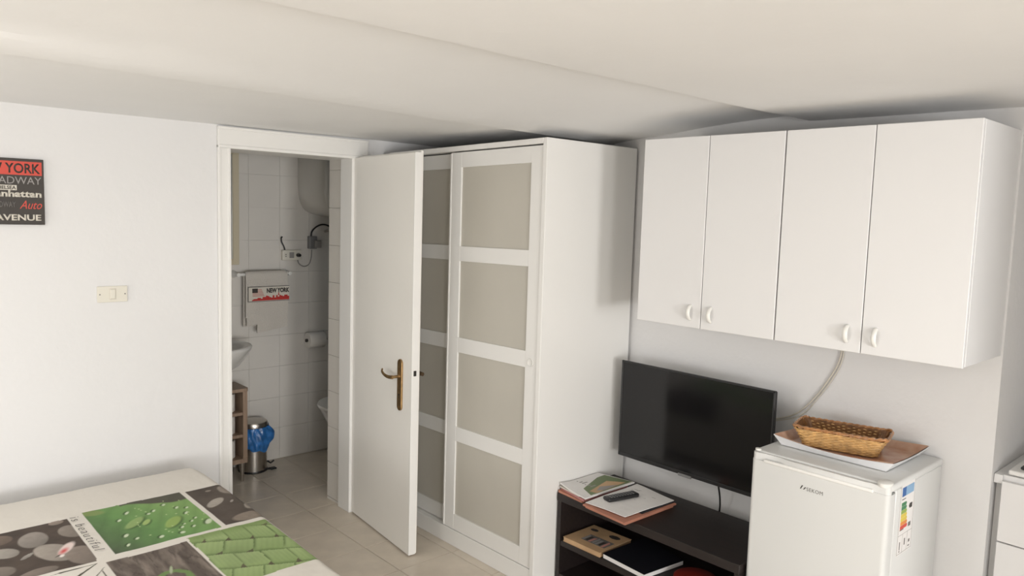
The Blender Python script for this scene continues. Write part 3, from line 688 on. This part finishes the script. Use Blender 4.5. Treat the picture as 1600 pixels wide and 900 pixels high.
def paint(X, Y):
    n = len(X); W = lin(226, 221, 212); c = np.tile(W, (n, 1)); wob = .004 * (fbm(X * 9, Y * 9, 3) - .5)
    x = X + wob; y = Y + .006 * (fbm(X * 12, Y * 12, 9) - .5)
    # pebbles with a pink blossom
    def inside(x0, x1, y0, y1): return ((x > x0) & (x < x1) & (y > y0) & (y < y1)).astype(float)
    m = inside(-.3, .617, 2.608, 3.027)
    k = mixc(np.tile(lin(84, 72, 63), (n, 1)), lin(58, 50, 45), np.clip(fbm(x * 14, y * 14, 5) * 1.4 - .3, 0, 1))
    stones = [(.492, 2.905, .046, .072, -.1, (158, 150, 142)), (.608, 2.905, .040, .062, .2, (150, 140, 130)), (.528, 2.757, .052, .092, .35, (172, 163, 153)), (.402, 2.845, .036, .050, .5, (176, 169, 160)),
              (.592, 2.684, .048, .085, .1, (146, 134, 124)), (.455, 2.628, .060, .034, .2, (140, 128, 118)), (.580, 3.012, .024, .022, 0, (160, 146, 134)), (.35, 2.70, .06, .05, 0, (140, 130, 120)),
              (.395, 2.965, .05, .045, 0, (128, 112, 100)), (.30, 2.88, .05, .06, 0, (150, 140, 130)), (.452, 2.778, .010, .028, -.8, (165, 160, 152)), (.24, 2.75, .05, .07, 0, (160, 150, 140))]
    for (cx, cy, a, b, r, col) in stones:
        e, u, v = ell(x, y, cx, cy, a, b, r, .10); sh = .80 + .28 * (v - u * .6) * .6
        cc = lin(*col)[None, :] * (sh * (.88 + .24 * fbm(x * 60, y * 60, 11)))[:, None]; k = k * (1 - e[:, None]) + cc * e[:, None]
    e, u, v = ell(x, y, .562, 2.770, .021, .060, -.55, .35); k = mixc(k, lin(232, 214, 208), e)
    e, u, v = ell(x, y, .550, 2.752, .015, .036, -.55, .8); k = mixc(k, lin(205, 92, 92), e)
    e, u, v = ell(x, y, .538, 2.716, .008, .014, -.5, .4); k = mixc(k, lin(238, 230, 224), e)
    e, u, v = ell(x, y, .527, 2.722, .003, .014, -.9, .4); k = mixc(k, lin(60, 50, 44), e)
    c = k * m[:, None] + c * (1 - m[:, None])
    # green leaf with drops
    m = inside(.671, 1.022, 2.622, 3.056)
    G1, G2, G3 = lin(78, 90, 68), lin(104, 146, 84), lin(138, 172, 104)
    t = np.clip(((x - .66) * 1.5 + (y - 2.6) * .55) / .62 + .25 * (fbm(x * 10, y * 10, 21) - .5), 0, 1)
    k = mixc(np.tile(G1, (n, 1)), G2, np.clip(t * 1.7, 0, 1)); k = mixc(k, G3, np.clip(t * 2 - 1.05, 0, 1) * .8)
    rdg = np.abs(np.sin((x * .8 - y * .35) * 60 + 3 * fbm(x * 6, y * 6, 4))); k = k * (.90 + .14 * rdg)[:, None]
    back = np.clip((y - (3.005 + .03 * np.sin(x * 25) - .05 * (x > .93) * (x - .93) / .09 - .05 * (x < .78) * .1)) / .012, 0, 1) * (x > .80); k = mixc(k, lin(86, 84, 72), back)
    e, u, v = ell(x, y, .70, 3.03, .05, .03, -.5, .3); k = mixc(k, lin(134, 150, 92), e * .8)
    for (cx, cy, a, b, r, col) in [(.795, 2.848, .022, .060, -.75, (150, 176, 112)), (.905, 2.775, .026, .06, -.59, (158, 186, 104)), (.83, 2.83, .012, .03, -.59, (170, 194, 120))]:
        e, u, v = ell(x, y, cx + .004, cy - .008, a * 1.12, b * 1.1, r, .3); k = mixc(k, lin(56, 78, 40), e * .6)
        e, u, v = ell(x, y, cx, cy, a, b, r, .25); k = mixc(k, lin(*col), e * .85)
    drops = [(.741, 2.752, .008, .018), (.763, 2.704, .007, .012), (.725, 2.67, .006, .013), (.832, 2.669, .009, .015), (1.006, 2.702, .013, .028), (.914, 2.705, .006, .012), (.883, 2.919, .006, .014), (.95, 2.69, .006, .012), (.93, 2.73, .004, .008), (.96, 2.74, .005, .01), (.98, 2.76, .005, .01), (.90, 2.66, .010, .012), (.86, 2.90, .007, .010), (.80, 2.955, .007, .018), (.76, 2.90, .007, .014), (.96, 2.90, .006, .014), (.99, 2.88, .006, .012), (.97, 2.83, .006, .015), (.93, 2.955, .007, .012)]
    for (cx, cy, a, b) in drops:
        e, u, v = ell(x, y, cx - .005, cy + .004, a * 1.3, b * 1.2, -.5, .4); k = mixc(k, lin(50, 72, 38), e * .7)
        e, u, v = ell(x, y, cx, cy, a, b, -.5, .35); k = mixc(k, lin(206, 218, 188), e)
    for q in range(26):
        cx, cy = rng.uniform(.80, 1.02), rng.uniform(2.63, 3.0); e, u, v = ell(x, y, cx, cy, .0035, .006, 0, .5); k = mixc(k, lin(196, 214, 160), e * .8)
    c = k * m[:, None] + c * (1 - m[:, None])
    # dark stones at the bed end
    m = inside(1.040, 1.34, 2.628, 3.045)
    k = mixc(np.tile(lin(92, 82, 74), (n, 1)), lin(66, 58, 52), np.clip(fbm(x * 11, y * 11, 31) * 1.5 - .35, 0, 1))
    for (cx, cy, a, b, r, col) in [(1.180, 2.975, .034, .058, 0, (150, 140, 130)), (1.092, 2.862, .026, .056, -.8, (172, 164, 154)), (1.192, 2.775, .022, .055, -.5, (168, 160, 150)), (1.148, 2.665, .075, .040, .1, (140, 128, 116)), (1.147, 2.838, .006, .016, -.6, (165, 158, 150)), (1.115, 3.0, .012, .01, 0, (140, 130, 120)), (1.25, 2.9, .03, .05, 0, (150, 140, 130))]:
        e, u, v = ell(x, y, cx, cy, a, b, r, .18); cc = lin(*col)[None, :] * (.85 + .3 * fbm(x * 70, y * 70, 13) + .06 * v)[:, None]; k = k * (1 - e[:, None]) + cc * e[:, None]
    c = k * m[:, None] + c * (1 - m[:, None])
    # woven palm leaves
    m = inside(.893, 1.176, 2.186, 2.600)
    uu = (x - .893) / .283; vv = (y - 2.186) / .414
    q = vv * 3.4 + uu * 1.15 + .22 * (fbm(x * 7, y * 7, 41) - .5); row = np.floor(q); rv = q - row
    wdt = 2.1 + 1.3 * vnoise(row * 3.7, row * 0 + .5, 60); p_ = uu * wdt * 1.25 - vv * .9 + row * .43 + .5 * (rv - .5) * (row % 2 - .5); colm = np.floor(p_); cv = p_ - colm
    tone = vnoise(colm * 5.3 + .5, row * 7.1 + .5, 62)
    base = mixc(np.tile(lin(128, 152, 94), (n, 1)), lin(166, 186, 130), np.clip(.15 + .75 * tone + .5 * (rv - .5), 0, 1))
    base = base * (1 + .035 * np.sin((cv * 34 + row)) )[:, None]
    sh_ = np.clip(1 - cv / .10, 0, 1) * np.clip(rv * 3 - .3, 0, 1); base = mixc(base, lin(66, 90, 42), sh_ * .85)
    sh2 = np.clip(1 - rv / (.10 + .12 * vnoise(p_ * 2, row * 3, 63)), 0, 1); base = mixc(base, lin(84, 108, 58), sh2 * .7)
    notch = ((cv > .78) & (rv < .22 * (cv - .78) / .22 + .04) & (tone > .35)).astype(float); base = mixc(base, lin(88, 78, 62), notch * .9)
    low = np.clip((fbm(x * 5, y * 5, 47) - .50) * 4, 0, 1) * np.clip(1.1 - vv * 1.2, 0, 1) * np.clip(1.2 - uu * 1.6, 0, 1); base = mixc(base, lin(102, 116, 84), low * .8)
    top_ = np.clip((vv - .86) / .1, 0, 1); base = mixc(base, lin(128, 152, 92), top_ * .8)
    c = base * m[:, None] + c * (1 - m[:, None])
    # weathered wood with a sprig
    m = inside(.632, .884, 1.9, 2.578)
    st = fbm(x * 55 + 4 * fbm(x * 5, y * 5, 50), y * 9, 51); k = mixc(np.tile(lin(92, 82, 75), (n, 1)), lin(142, 131, 121), np.clip(st * 2.2 - .7, 0, 1))
    crk = np.clip(1 - np.abs(fbm(x * 30, y * 6, 55) - .5) * 26, 0, 1); k = mixc(k, lin(60, 52, 46), crk * .6)
    for q in range(9):
        a = q * .7; cx, cy = .765 + .045 * math.cos(a), 2.33 + .045 * math.sin(a) * 1.3; e, u, v = ell(x, y, cx, cy, .012, .034, a, .3); k = mixc(k, lin(112, 140, 84), e)
    e, u, v = ell(x, y, .775, 2.40, .006, .035, -.3, .4); k = mixc(k, lin(170, 180, 150), e)
    c = k * m[:, None] + c * (1 - m[:, None])
    # brush strokes of the large script
    for (ax, ay, bx_, by_, wd) in [(.505, 2.585, .610, 2.588, .0045), (.44, 2.44, .61, 2.588, .009), (.545, 2.44, .620, 2.545, .0035), (.36, 2.56, .50, 2.585, .004), (.60, 2.30, .612, 2.54, .006), (.44, 2.3, .47, 2.46, .009), (.3, 2.3, .42, 2.5, .006)]:
        dx, dy = bx_ - ax, by_ - ay; t = np.clip(((x - ax) * dx + (y - ay) * dy) / (dx * dx + dy * dy), 0, 1); d = np.hypot(x - ax - t * dx, y - ay - t * dy)
        k_ = np.clip((wd * (1 - .8 * t) - d) / .0015 + .5, 0, 1); c = mixc(c, lin(76, 74, 58), k_)
    return c
EX, EY1, EY0, TOPZ = 1.197, 3.395, 1.68, .50
def axis(lo, hi, f0, f1, fine, coarse):
    a = list(np.arange(lo, f0, coarse)) + list(np.arange(f0, f1, fine)) + list(np.arange(f1, hi + 1e-6, coarse)); return np.array(sorted(set(np.round(a, 5))))
sx = axis(-.94, 1.62, .30, 1.24, .0036, .03); sy = axis(1.28, 3.78, 2.06, 3.10, .0036, .03)
def fold(s, e, r=.035):
    s0 = e - r; q = np.clip((s - s0) / r, 0, PI / 2); pos = np.where(s < s0, s, s0 + r * np.sin(q)); dz = np.where(s < s0, 0, -(r - r * np.cos(q)))
    return pos, dz - np.maximum(0, s - s0 - r * PI / 2)
GX, GY = np.meshgrid(sx, sy, indexing='ij'); px, dzx = fold(GX, EX + 0 * GY - .012 * np.clip((2.6 - GY) / .6, 0, 1)); py, dzy1 = fold(GY, EY1); 
pyl, dzy0 = fold(-GY, -EY0); py = np.where(GY < (EY0 + EY1) / 2, -pyl, py)
Z = TOPZ + np.maximum(dzx + dzy1 + dzy0, -.46)
hang = np.clip(-(dzx + dzy1 + dzy0) / .2, 0, 1)
px = px + hang * (dzx < -.03) * .010 * np.sin(GY * 22); py = py + hang * (dzy1 < -.03) * .008 * np.sin(GX * 20)
Z = Z + (1 - hang) * (.006 * (fbm(GX.ravel() * 5, GY.ravel() * 5, 77).reshape(GX.shape) - .5) + .003 * (fbm(GX.ravel() * 16, GY.ravel() * 16, 78).reshape(GX.shape) - .5)) - .02 * np.clip((GY - 3.15) / .25, 0, 1) ** 2 * (1 - hang)
V = np.stack([px, py, Z], -1).reshape(-1, 3); nx, ny = GX.shape
idx = np.arange(nx * ny).reshape(nx, ny); F = np.stack([idx[:-1, :-1], idx[1:, :-1], idx[1:, 1:], idx[:-1, 1:]], -1).reshape(-1, 4)
me = bpy.data.meshes.new('bedspread'); me.vertices.add(len(V)); me.vertices.foreach_set('co', (V - [.15, 2.55, .04]).astype('f').ravel())
me.loops.add(F.size); me.loops.foreach_set('vertex_index', F.astype('i').ravel()); me.polygons.add(len(F)); me.polygons.foreach_set('loop_start', np.arange(0, F.size, 4, dtype='i'))
me.update(calc_edges=True); me.validate()
colr = np.ones((len(V), 4), 'f'); fx_, fy_ = GX.ravel(), GY.ravel(); sel = (fx_ > .2) & (fx_ < 1.4) & (fy_ > 1.85) & (fy_ < 3.15)
colr[:, :3] = lin(226, 221, 212); colr[sel, :3] = paint(fx_[sel], fy_[sel])
at = me.color_attributes.new('print', 'FLOAT_COLOR', 'POINT'); at.data.foreach_set('color', colr.ravel())
me.polygons.foreach_set('use_smooth', np.ones(len(F), bool))
bmat, N_, L_, P_ = nt('printed_cotton'); vc = N_.new('ShaderNodeVertexColor'); vc.layer_name = 'print'; L_.new(vc.outputs[0], P_.inputs['Base Color']); P_.inputs['Roughness'].default_value = .85
tc = N_.new('ShaderNodeTexCoord'); nz = N_.new('ShaderNodeTexNoise'); nz.inputs['Scale'].default_value = 25; bp = N_.new('ShaderNodeBump'); bp.inputs['Strength'].default_value = .15; bp.inputs['Distance'].default_value = .01
L_.new(tc.outputs['Object'], nz.inputs[0]); L_.new(nz.outputs[0], bp.inputs['Height']); L_.new(bp.outputs[0], P_.inputs['Normal'])
me.materials.append(bmat)
bsd = bpy.data.objects.new('bedspread', me); C.objects.link(bsd); bsd.location = (.15, 2.55, .04)
bsd['label'] = 'white bedspread printed with photo squares of green leaves and grey pebbles'; bsd['category'] = 'bedspread'
bt = text_bm('is beautiful', .345, .030, basis((.629, 3.020, .5045), (0, -1, 0), (1, 0, 0)), .0006, shear=.15, space=1.35, bold=-.018)
for v in bt.verts: v.co.x -= .004
bt.transform(Matrix.Translation((-.15, -2.55, -.04))); part('lettering', bt, 'ink', bsd, local=True)

# ------------------------------------------------------------------ bathroom things
# towel on a rail
tw = thing('towel', 'cream hand towel with a red city print hanging on the bathroom wall', 'towel', (2.05, 4.54, .88))
def cloth(x0, x1, z0, z1, yf, amp=.004, n=24, m=20, th=.008, tilt=0):
    bm = bmesh.new(); G = []
    for i in range(n + 1):
        row = []
        for j in range(m + 1):
            u, v = i / n, j / m; x = x0 + (x1 - x0) * u; z = z1 + (z0 - z1) * v + tilt * (u - .5) * v
            row.append(bm.verts.new((x, yf + amp * math.sin(u * 9 + v * 1.5) * v, z)))
        G.append(row)
    for i in range(n):
        for j in range(m): bm.faces.new((G[i][j], G[i][j + 1], G[i + 1][j + 1], G[i + 1][j]))
    bmesh.ops.recalc_face_normals(bm, faces=bm.faces); bmesh.ops.solidify(bm, geom=list(bm.faces), thickness=th); return bm
def over(x0, x1, y, z, zf, zb, r=.022):   # folded over the rail
    pts = [(y - r, zf)] + [(y - r, zf + (z - zf) * k / 8) for k in range(1, 8)] + [(y + r * math.cos(PI - PI * k / 8), z + r * math.sin(PI - PI * k / 8)) for k in range(9)] + [(y + r, z + (zb - z) * k / 6) for k in range(1, 7)]
    bm = bmesh.new(); n = 20; G = []
    for i in range(n + 1):
        u = i / n; e = min(u, 1 - u) * n; G.append([bm.verts.new((x0 + (x1 - x0) * u, a + .003 * math.sin(u * 8 + b * 9) * (b < z), b - (.012 * max(0, 1 - e) if b > z - .01 else 0))) for a, b in pts])
    for i in range(n):
        for j in range(len(pts) - 1): bm.faces.new((G[i][j], G[i][j + 1], G[i + 1][j + 1], G[i + 1][j]))
    bmesh.ops.recalc_face_normals(bm, faces=bm.faces); bmesh.ops.solidify(bm, geom=list(bm.faces), thickness=.006); return bm
part('front_layer', over(1.918, 2.192, 4.535, 1.232, .965, .905), 'towel', tw, smooth=60)
part('back_layer', cloth(1.925, 2.19, .925, 1.20, 4.520, .003, tilt=.02), 'towel', tw, smooth=60)
part('lower_layer', cloth(1.992, 2.192, .880, 1.19, 4.522, .003, tilt=.03), 'towel', tw, smooth=60)
yt = 4.500
part('print_band', B(((1.928, yt, 1.066), (2.196, yt + .003, 1.156))), 'c_white', tw)
part('border_stripe', B(((1.926, yt - .0006, 1.154), (2.196, yt + .001, 1.158)), ((1.926, yt - .0006, 1.064), (2.196, yt + .001, 1.068)), ((1.926, yt - .0006, 1.064), (1.930, yt + .001, 1.158))), 'c_mid', tw)
part('lettering', text_bm('NEW YORK', .150, .030, basis((2.046, yt - .0003, 1.116), (1, 0, 0), (0, 0, 1)), .0006, bold=.05), 'ink', tw)
sky = [(0, 0), (.245, 0)]; x = .245; hs = []
random.seed(3)
while x > .02:
    h = random.choice([.016, .022, .026, .02, .03]) * (1 if x > .07 else .6); sky += [(x, h), (x - .011, h)]; x -= .011
sky += [(.0, .004)]
bm = bmesh.new(); prism(bm, sky, 0, .0006, basis((1.950, yt - .0003, 1.070), (1, 0, 0), (0, 0, 1))); part('skyline_print', bm, 'c_toredge', tw)
bm = bmesh.new(); prism(bm, [(.13, .02), (.135, .042), (.14, .02)], 0, .0008, basis((1.990, yt - .0003, 1.080), (1, 0, 0), (0, 0, 1))); part('skyline_print', bm, 'c_toredge', tw)
for k in range(5): part('flag_stripe', B(((1.955, yt - .0009, 1.098 + k * .0095), (2.03 - .004 * k, yt, 1.103 + k * .0095))), 'c_flag', tw)
part('flag_canton', B(((1.953, yt - .0012, 1.120), (1.988, yt, 1.147))), 'c_dark', tw)
tr_ = thing('towel_rail', 'white towel rail on the bathroom wall above the washbasin', 'towel rail', (2.05, 4.59, 1.22))
bm = bmesh.new(); tube(bm, [(1.875, 4.535, 1.232), (2.215, 4.535, 1.232)], .010, 12); part('bar', bm, 'whiteplastic', tr_, smooth=40)
for x in (1.878, 2.212):
    bm = bmesh.new(); lathe(bm, [(.024, 0), (.022, .01), (.014, .02), (.012, .09)], n=16, M4=basis((x, YD - .001, 1.232), (0, 0, -1), (-1, 0, 0)))
    for v in bm.verts: v.co.y = YD - abs(v.co.y - YD)
    part('bracket', bm, 'whiteplastic', tr_, smooth=40)
# sockets and cables
so = thing('socket_box', 'beige double socket box on the bathroom wall above the towel', 'socket', (2.25, YD, 1.31))
part('box', B(((2.190, YD - .030, 1.312), (2.320, YD - .0005, 1.378)), bev=.004, seg=2), 'cream', so)
bm = bmesh.new()
for (x, z) in ((2.212, 1.350), (2.212, 1.338), (2.252, 1.352), (2.252, 1.336), (2.262, 1.344), (2.242, 1.344)): lathe(bm, [(.0035, 0), (.0035, .001)], n=8, M4=basis((x, YD - .030, z), (1, 0, 0), (0, 0, 1)))
part('socket_hole', bm, 'ink', so, kind='stuff')
part('socket_insert', B(((2.236, YD - .0315, 1.326), (2.268, YD - .0295, 1.364)), bev=.0008), 'c_grey', so)
bm = bmesh.new(); lathe(bm, [(.013, 0), (.013, .012), (.009, .03)], n=14, M4=basis((2.295, YD - .03, 1.345), (1, 0, 0), (0, 0, 1))); part('plug', bm, 'blackplastic', so, smooth=40)
bm = bmesh.new(); tube(bm, smooth_path([(2.210, YD - .02, 1.376), (2.203, YD - .02, 1.40), (2.190, YD - .016, 1.43), (2.188, YD - .014, 1.455), (2.196, YD - .01, 1.462)], 5), .0045, 8); part('black_cable', bm, 'blackplastic', so, smooth=60)
bm = bmesh.new(); tube(bm, smooth_path([(2.30, YD - .012, 1.315), (2.315, YD - .01, 1.285), (2.35, YD - .01, 1.268), (2.385, YD - .01, 1.285), (2.40, YD - .01, 1.33), (2.402, YD - .012, 1.378)], 6), .0035, 8); part('grey_cable', bm, 'c_grey', so, smooth=60)
s2 = thing('heater_switch', 'small grey switch box with a black cable below the water heater', 'switch', (2.42, YD, 1.39))
part('box', B(((2.375, YD - .035, 1.385), (2.430, YD - .0005, 1.468)), bev=.004, seg=2), 'greyplastic', s2)
part('plug_block', B(((2.405, YD - .055, 1.392), (2.452, YD - .0355, 1.440)), bev=.004, seg=2), 'c_grey', s2)
bm = bmesh.new(); tube(bm, smooth_path([(2.392, YD - .02, 1.462), (2.40, YD - .02, 1.50), (2.44, YD - .02, 1.535), (2.49, YD - .02, 1.545), (2.55, YD - .02, 1.525), (2.62, YD - .02, 1.50)], 6), .0055, 8); part('black_cable', bm, 'blackplastic', s2, smooth=60)
# water heater
wh = thing('water_heater', 'rounded white electric water heater high on the bathroom wall', 'water heater', (2.6, 4.42, 1.60))
bm = bmesh.new(); n = 40
def sup(a, hx, hz, p=4.5):
    c, s = math.cos(a), math.sin(a); return (math.copysign(abs(c) ** (2 / p), c) * hx, math.copysign(abs(s) ** (2 / p), s) * hz)
rings = []
for (y, k) in ((YD - .002, .96), (4.46, 1), (4.30, .995), (4.265, .96), (4.25, .88)):
    rings.append([bm.verts.new((2.56 + sup(2 * PI * i / n, .265 * k, 1)[0], y, 1.94 + sup(2 * PI * i / n, 1, .345 - .27 * (1 - k))[1])) for i in range(n)])
for a, b in zip(rings, rings[1:]):
    for i in range(n): bm.faces.new((a[i], a[(i + 1) % n], b[(i + 1) % n], b[i]))
bm.faces.new(rings[0]); bm.faces.new(rings[-1][::-1]); part('casing', bm, 'boiler', wh, smooth=40)
for x in (2.5, 2.64): bm = bmesh.new(); tube(bm, [(x, 4.5, 1.6), (x, 4.5, 1.52), (x, 4.6, 1.50)], .008, 8); part('pipe', bm, 'steel', wh, smooth=60)
# toilet roll on holder
tp = thing('toilet_roll', 'white toilet roll on its holder on the bathroom wall', 'toilet roll', (2.44, 4.54, .72))
bm = bmesh.new(); lathe(bm, [(.020, .0), (.050, .0), (.052, .003), (.052, .112), (.050, .115), (.020, .115)], n=32, M4=basis((2.350, 4.552, .782), (0, 1, 0), (0, 0, 1))); part('paper', bm, 'roll', tp, smooth=40)
bm = bmesh.new(); tube(bm, [(2.338, 4.552, .782), (2.49, 4.552, .782)], .011, 10); part('core', bm, 'ink', tp)
bm = bmesh.new(); box(bm, (2.480, 4.545, .775), (2.492, YD - .0005, .80), .002); box(bm, (2.455, 4.602, .74), (2.50, YD - .0005, .83), .002); part('bracket', bm, 'steel', tp)
# toilet
to = thing('toilet', 'white toilet half hidden behind the tiled door reveal', 'toilet', (2.55, 4.2, 0))
bm = bmesh.new(); lathe(bm, [(.12, 0), (.125, .02), (.095, .10), (.10, .2), (.155, .32), (.185, .385), (.185, .40), (.15, .40), (.12, .33), (.05, .25)], (2.47, 4.18, 0), 40, sx=1.05, sy=1.15); part('bowl', bm, 'ceramic', to, smooth=50)
bm = bmesh.new(); lathe(bm, [(.10, .402), (.198, .402), (.203, .412), (.198, .424), (.10, .428), (.03, .428)], (2.47, 4.18, 0), 40, sx=1.05, sy=1.15); part('seat', bm, 'whiteplastic', to, smooth=50)
bm = B(((2.66, 4.0, .40), (2.84, 4.38, .80)), bev=.02, seg=3); part('cistern', bm, 'ceramic', to, smooth=50)
part('cistern_lid', B(((2.65, 3.99, .801), (2.85, 4.39, .83)), bev=.01, seg=2), 'ceramic', to, smooth=50)
part('pedestal', B(((2.52, 4.08, 0), (2.84, 4.28, .399)), bev=.03, seg=3), 'ceramic', to, smooth=50)
# washbasin
wbn = thing('washbasin', 'white ceramic washbasin at the left edge of the doorway, below the towel', 'sink', (1.6, 4.3, .65))
bm = bmesh.new(); prof = [(.06, -.16), (.10, -.155), (.17, -.11), (.215, -.05), (.235, -.012), (.238, 0), (.232, .008), (.215, .008), (.19, -.02), (.13, -.09), (.04, -.11)]
lathe(bm, prof, (1.600, 4.33, .838), 48, sx=1.10, sy=.95); part('bowl', bm, 'ceramic', wbn, smooth=60)
bm = B(((1.372, 4.45, .74), (1.80, YD - .001, .846)), bev=.015, seg=3); part('back_ledge', bm, 'ceramic', wbn, smooth=50)
bm = bmesh.new(); tube(bm, smooth_path([(1.60, 4.53, .846), (1.60, 4.53, .93), (1.60, 4.49, .965), (1.60, 4.42, .955), (1.60, 4.40, .93)], 5), .012, 10); box(bm, (1.575, 4.515, .846), (1.625, 4.56, .87), .005); part('tap', bm, 'steel', wbn, smooth=50)
bm = bmesh.new(); tube(bm, [(1.60, 4.38, .69), (1.60, 4.38, .62), (1.60, 4.40, .60)], .016, 10); part('drain_pipe', bm, 'steel', wbn, smooth=50)
# mirror
mi = thing('mirror', 'wall mirror with a pale yellow frame above the washbasin', 'mirror', (1.65, YD, 1.29))
part('frame', B(((1.872, YD - .022, 1.29), (1.910, YD - .0005, 2.0)), ((1.42, YD - .022, 1.29), (1.458, YD - .0005, 2.0)), ((1.458, YD - .022, 1.29), (1.872, YD - .0005, 1.325)), ((1.458, YD - .022, 1.965), (1.872, YD - .0005, 2.0)), bev=.002), 'pebbleframe', mi)
part('glass', B(((1.458, YD - .010, 1.325), (1.872, YD - .003, 1.965))), 'mirror', mi)
# shelf unit
sx0, sx1, sy0, sy1 = 1.48, 1.846, 4.325, 4.53
sh = thing('shelf_unit', 'small oak coloured shelf unit on metal legs under the washbasin', 'shelf', (1.66, 4.43, 0))
bm = bmesh.new(); prism(bm, [(sx0, sy1)] + [(sx0, sy0)] + arc(sx1 - .012, sy0 + .018, 1.5 * PI, 2 * PI, .02) + [(sx1 + .008, sy1)], .553, .572); part('top_board', bm, 'oak', sh)
part('side_board', B(((sx1 - .028, sy0, .145), (sx1, sy1, .5525)), bev=.001), 'oak', sh); part('side_board', B(((sx0, sy0, .145), (sx0 + .018, sy1, .5525)), bev=.001), 'oak', sh)
part('back_board', B(((sx0 + .019, sy1 - .008, .145), (sx1 - .029, sy1, .5525))), 'darkoak', sh)
for z in (.275, .410): part('shelf_board', B(((sx0 + .0185, sy0 + .001, z), (sx1 - .0285, sy1 - .009, z + .018)), bev=.001), 'oak', sh)
bm = bmesh.new(); prism(bm, [(sx0, sy1), (sx0, sy0)] + arc(sx1 - .012, sy0 + .018, 1.5 * PI, 2 * PI, .02) + [(sx1 + .008, sy1)], .118, .1445); part('bottom_board', bm, 'oak', sh)
for (x, y) in ((sx1 - .025, sy0 + .025), (sx0 + .03, sy0 + .025), (sx1 - .03, sy1 - .03), (sx0 + .03, sy1 - .03)):
    bm = bmesh.new(); lathe(bm, [(.009, 0), (.010, .004), (.016, .1175)], (x, y, 0), 14); part('leg', bm, 'steel', sh, smooth=40)
for (z, lab) in ((.1450, 'bottom'), (.2935, 'middle'), (.4285, 'top')):
    t = thing('toilet_roll', 'spare white toilet roll in the %s compartment of the bathroom shelf unit' % lab, 'toilet roll', (1.745, 4.41, z), group='spare toilet rolls in the shelf unit')
    bm = bmesh.new(); h = .105; lathe(bm, [(.020, 0), (.052, 0), (.055, .004), (.055, h - .004), (.052, h), (.020, h), (.018, h - .03)], (0, 0, 0), 32); part('paper', bm, 'roll', t, smooth=40, local=True)
    bm = bmesh.new(); lathe(bm, [(.019, .001), (.019, h - .02)], (0, 0, 0), 16); part('core', bm, 'kraft', t, local=True)
# pedal bin
pb = thing('pedal_bin', 'steel pedal bin with a blue bag over its rim on the bathroom floor', 'bin', (1.955, 4.50, 0))
bm = bmesh.new(); lathe(bm, [(.083, .012), (.083, .27)], (1.955, 4.50, 0), 40); part('body', bm, 'steel', pb, smooth=40)
bm = bmesh.new(); lathe(bm, [(.087, 0), (.088, .004), (.086, .0118)], (1.955, 4.50, 0), 40); part('base_ring', bm, 'blackplastic', pb, smooth=40)
bm = bmesh.new(); lathe(bm, [(.088, .285), (.089, .305), (.084, .316), (.060, .324), (.02, .327)], (1.955, 4.50, 0), 40); part('lid', bm, 'steel', pb, smooth=40)
bm = bmesh.new(); box(bm, (2.025, 4.395, .012), (2.065, 4.43, .022), .003); tube(bm, [(1.99, 4.45, .012), (2.045, 4.41, .016)], .007, 8); part('pedal', bm, 'blackplastic', pb)
bm = bmesh.new(); tube(bm, [(2.035, 4.47, .05), (2.055, 4.465, .035), (2.075, 4.46, .05)], .006, 8); part('hinge_arm', bm, 'blackplastic', pb)
bm = bmesh.new(); n = 72; rings = []
for j in range(15):
    t = j / 14; ring = []
    for i in range(n):
        a = 2 * PI * i / n; lump = .030 * math.exp(-((a - 5.75) ** 2) / .25) * math.sin(PI * min(1, t * 1.1)) + .03 * math.exp(-((a + .53) ** 2) / .25)
        r = .092 + .010 * math.sin(PI * t) + .004 * math.sin(a * 9 + t * 5) + .003 * math.sin(a * 17 - t * 8) + lump
        zb = .152 + .018 * math.sin(a * 2 + 1) + .008 * math.sin(a * 7); ring.append(bm.verts.new((1.955 + r * math.cos(a), 4.50 + r * math.sin(a), zb + (.287 - zb) * (1 - t))))
    rings.append(ring)
for a, b in zip(rings, rings[1:]):
    for i in range(n): bm.faces.new((a[i], a[(i + 1) % n], b[(i + 1) % n], b[i]))
bmesh.ops.recalc_face_normals(bm, faces=bm.faces); bmesh.ops.solidify(bm, geom=list(bm.faces), thickness=.001)
part('bin_bag', bm, 'bag', pb, smooth=60, label='crumpled blue plastic bag')
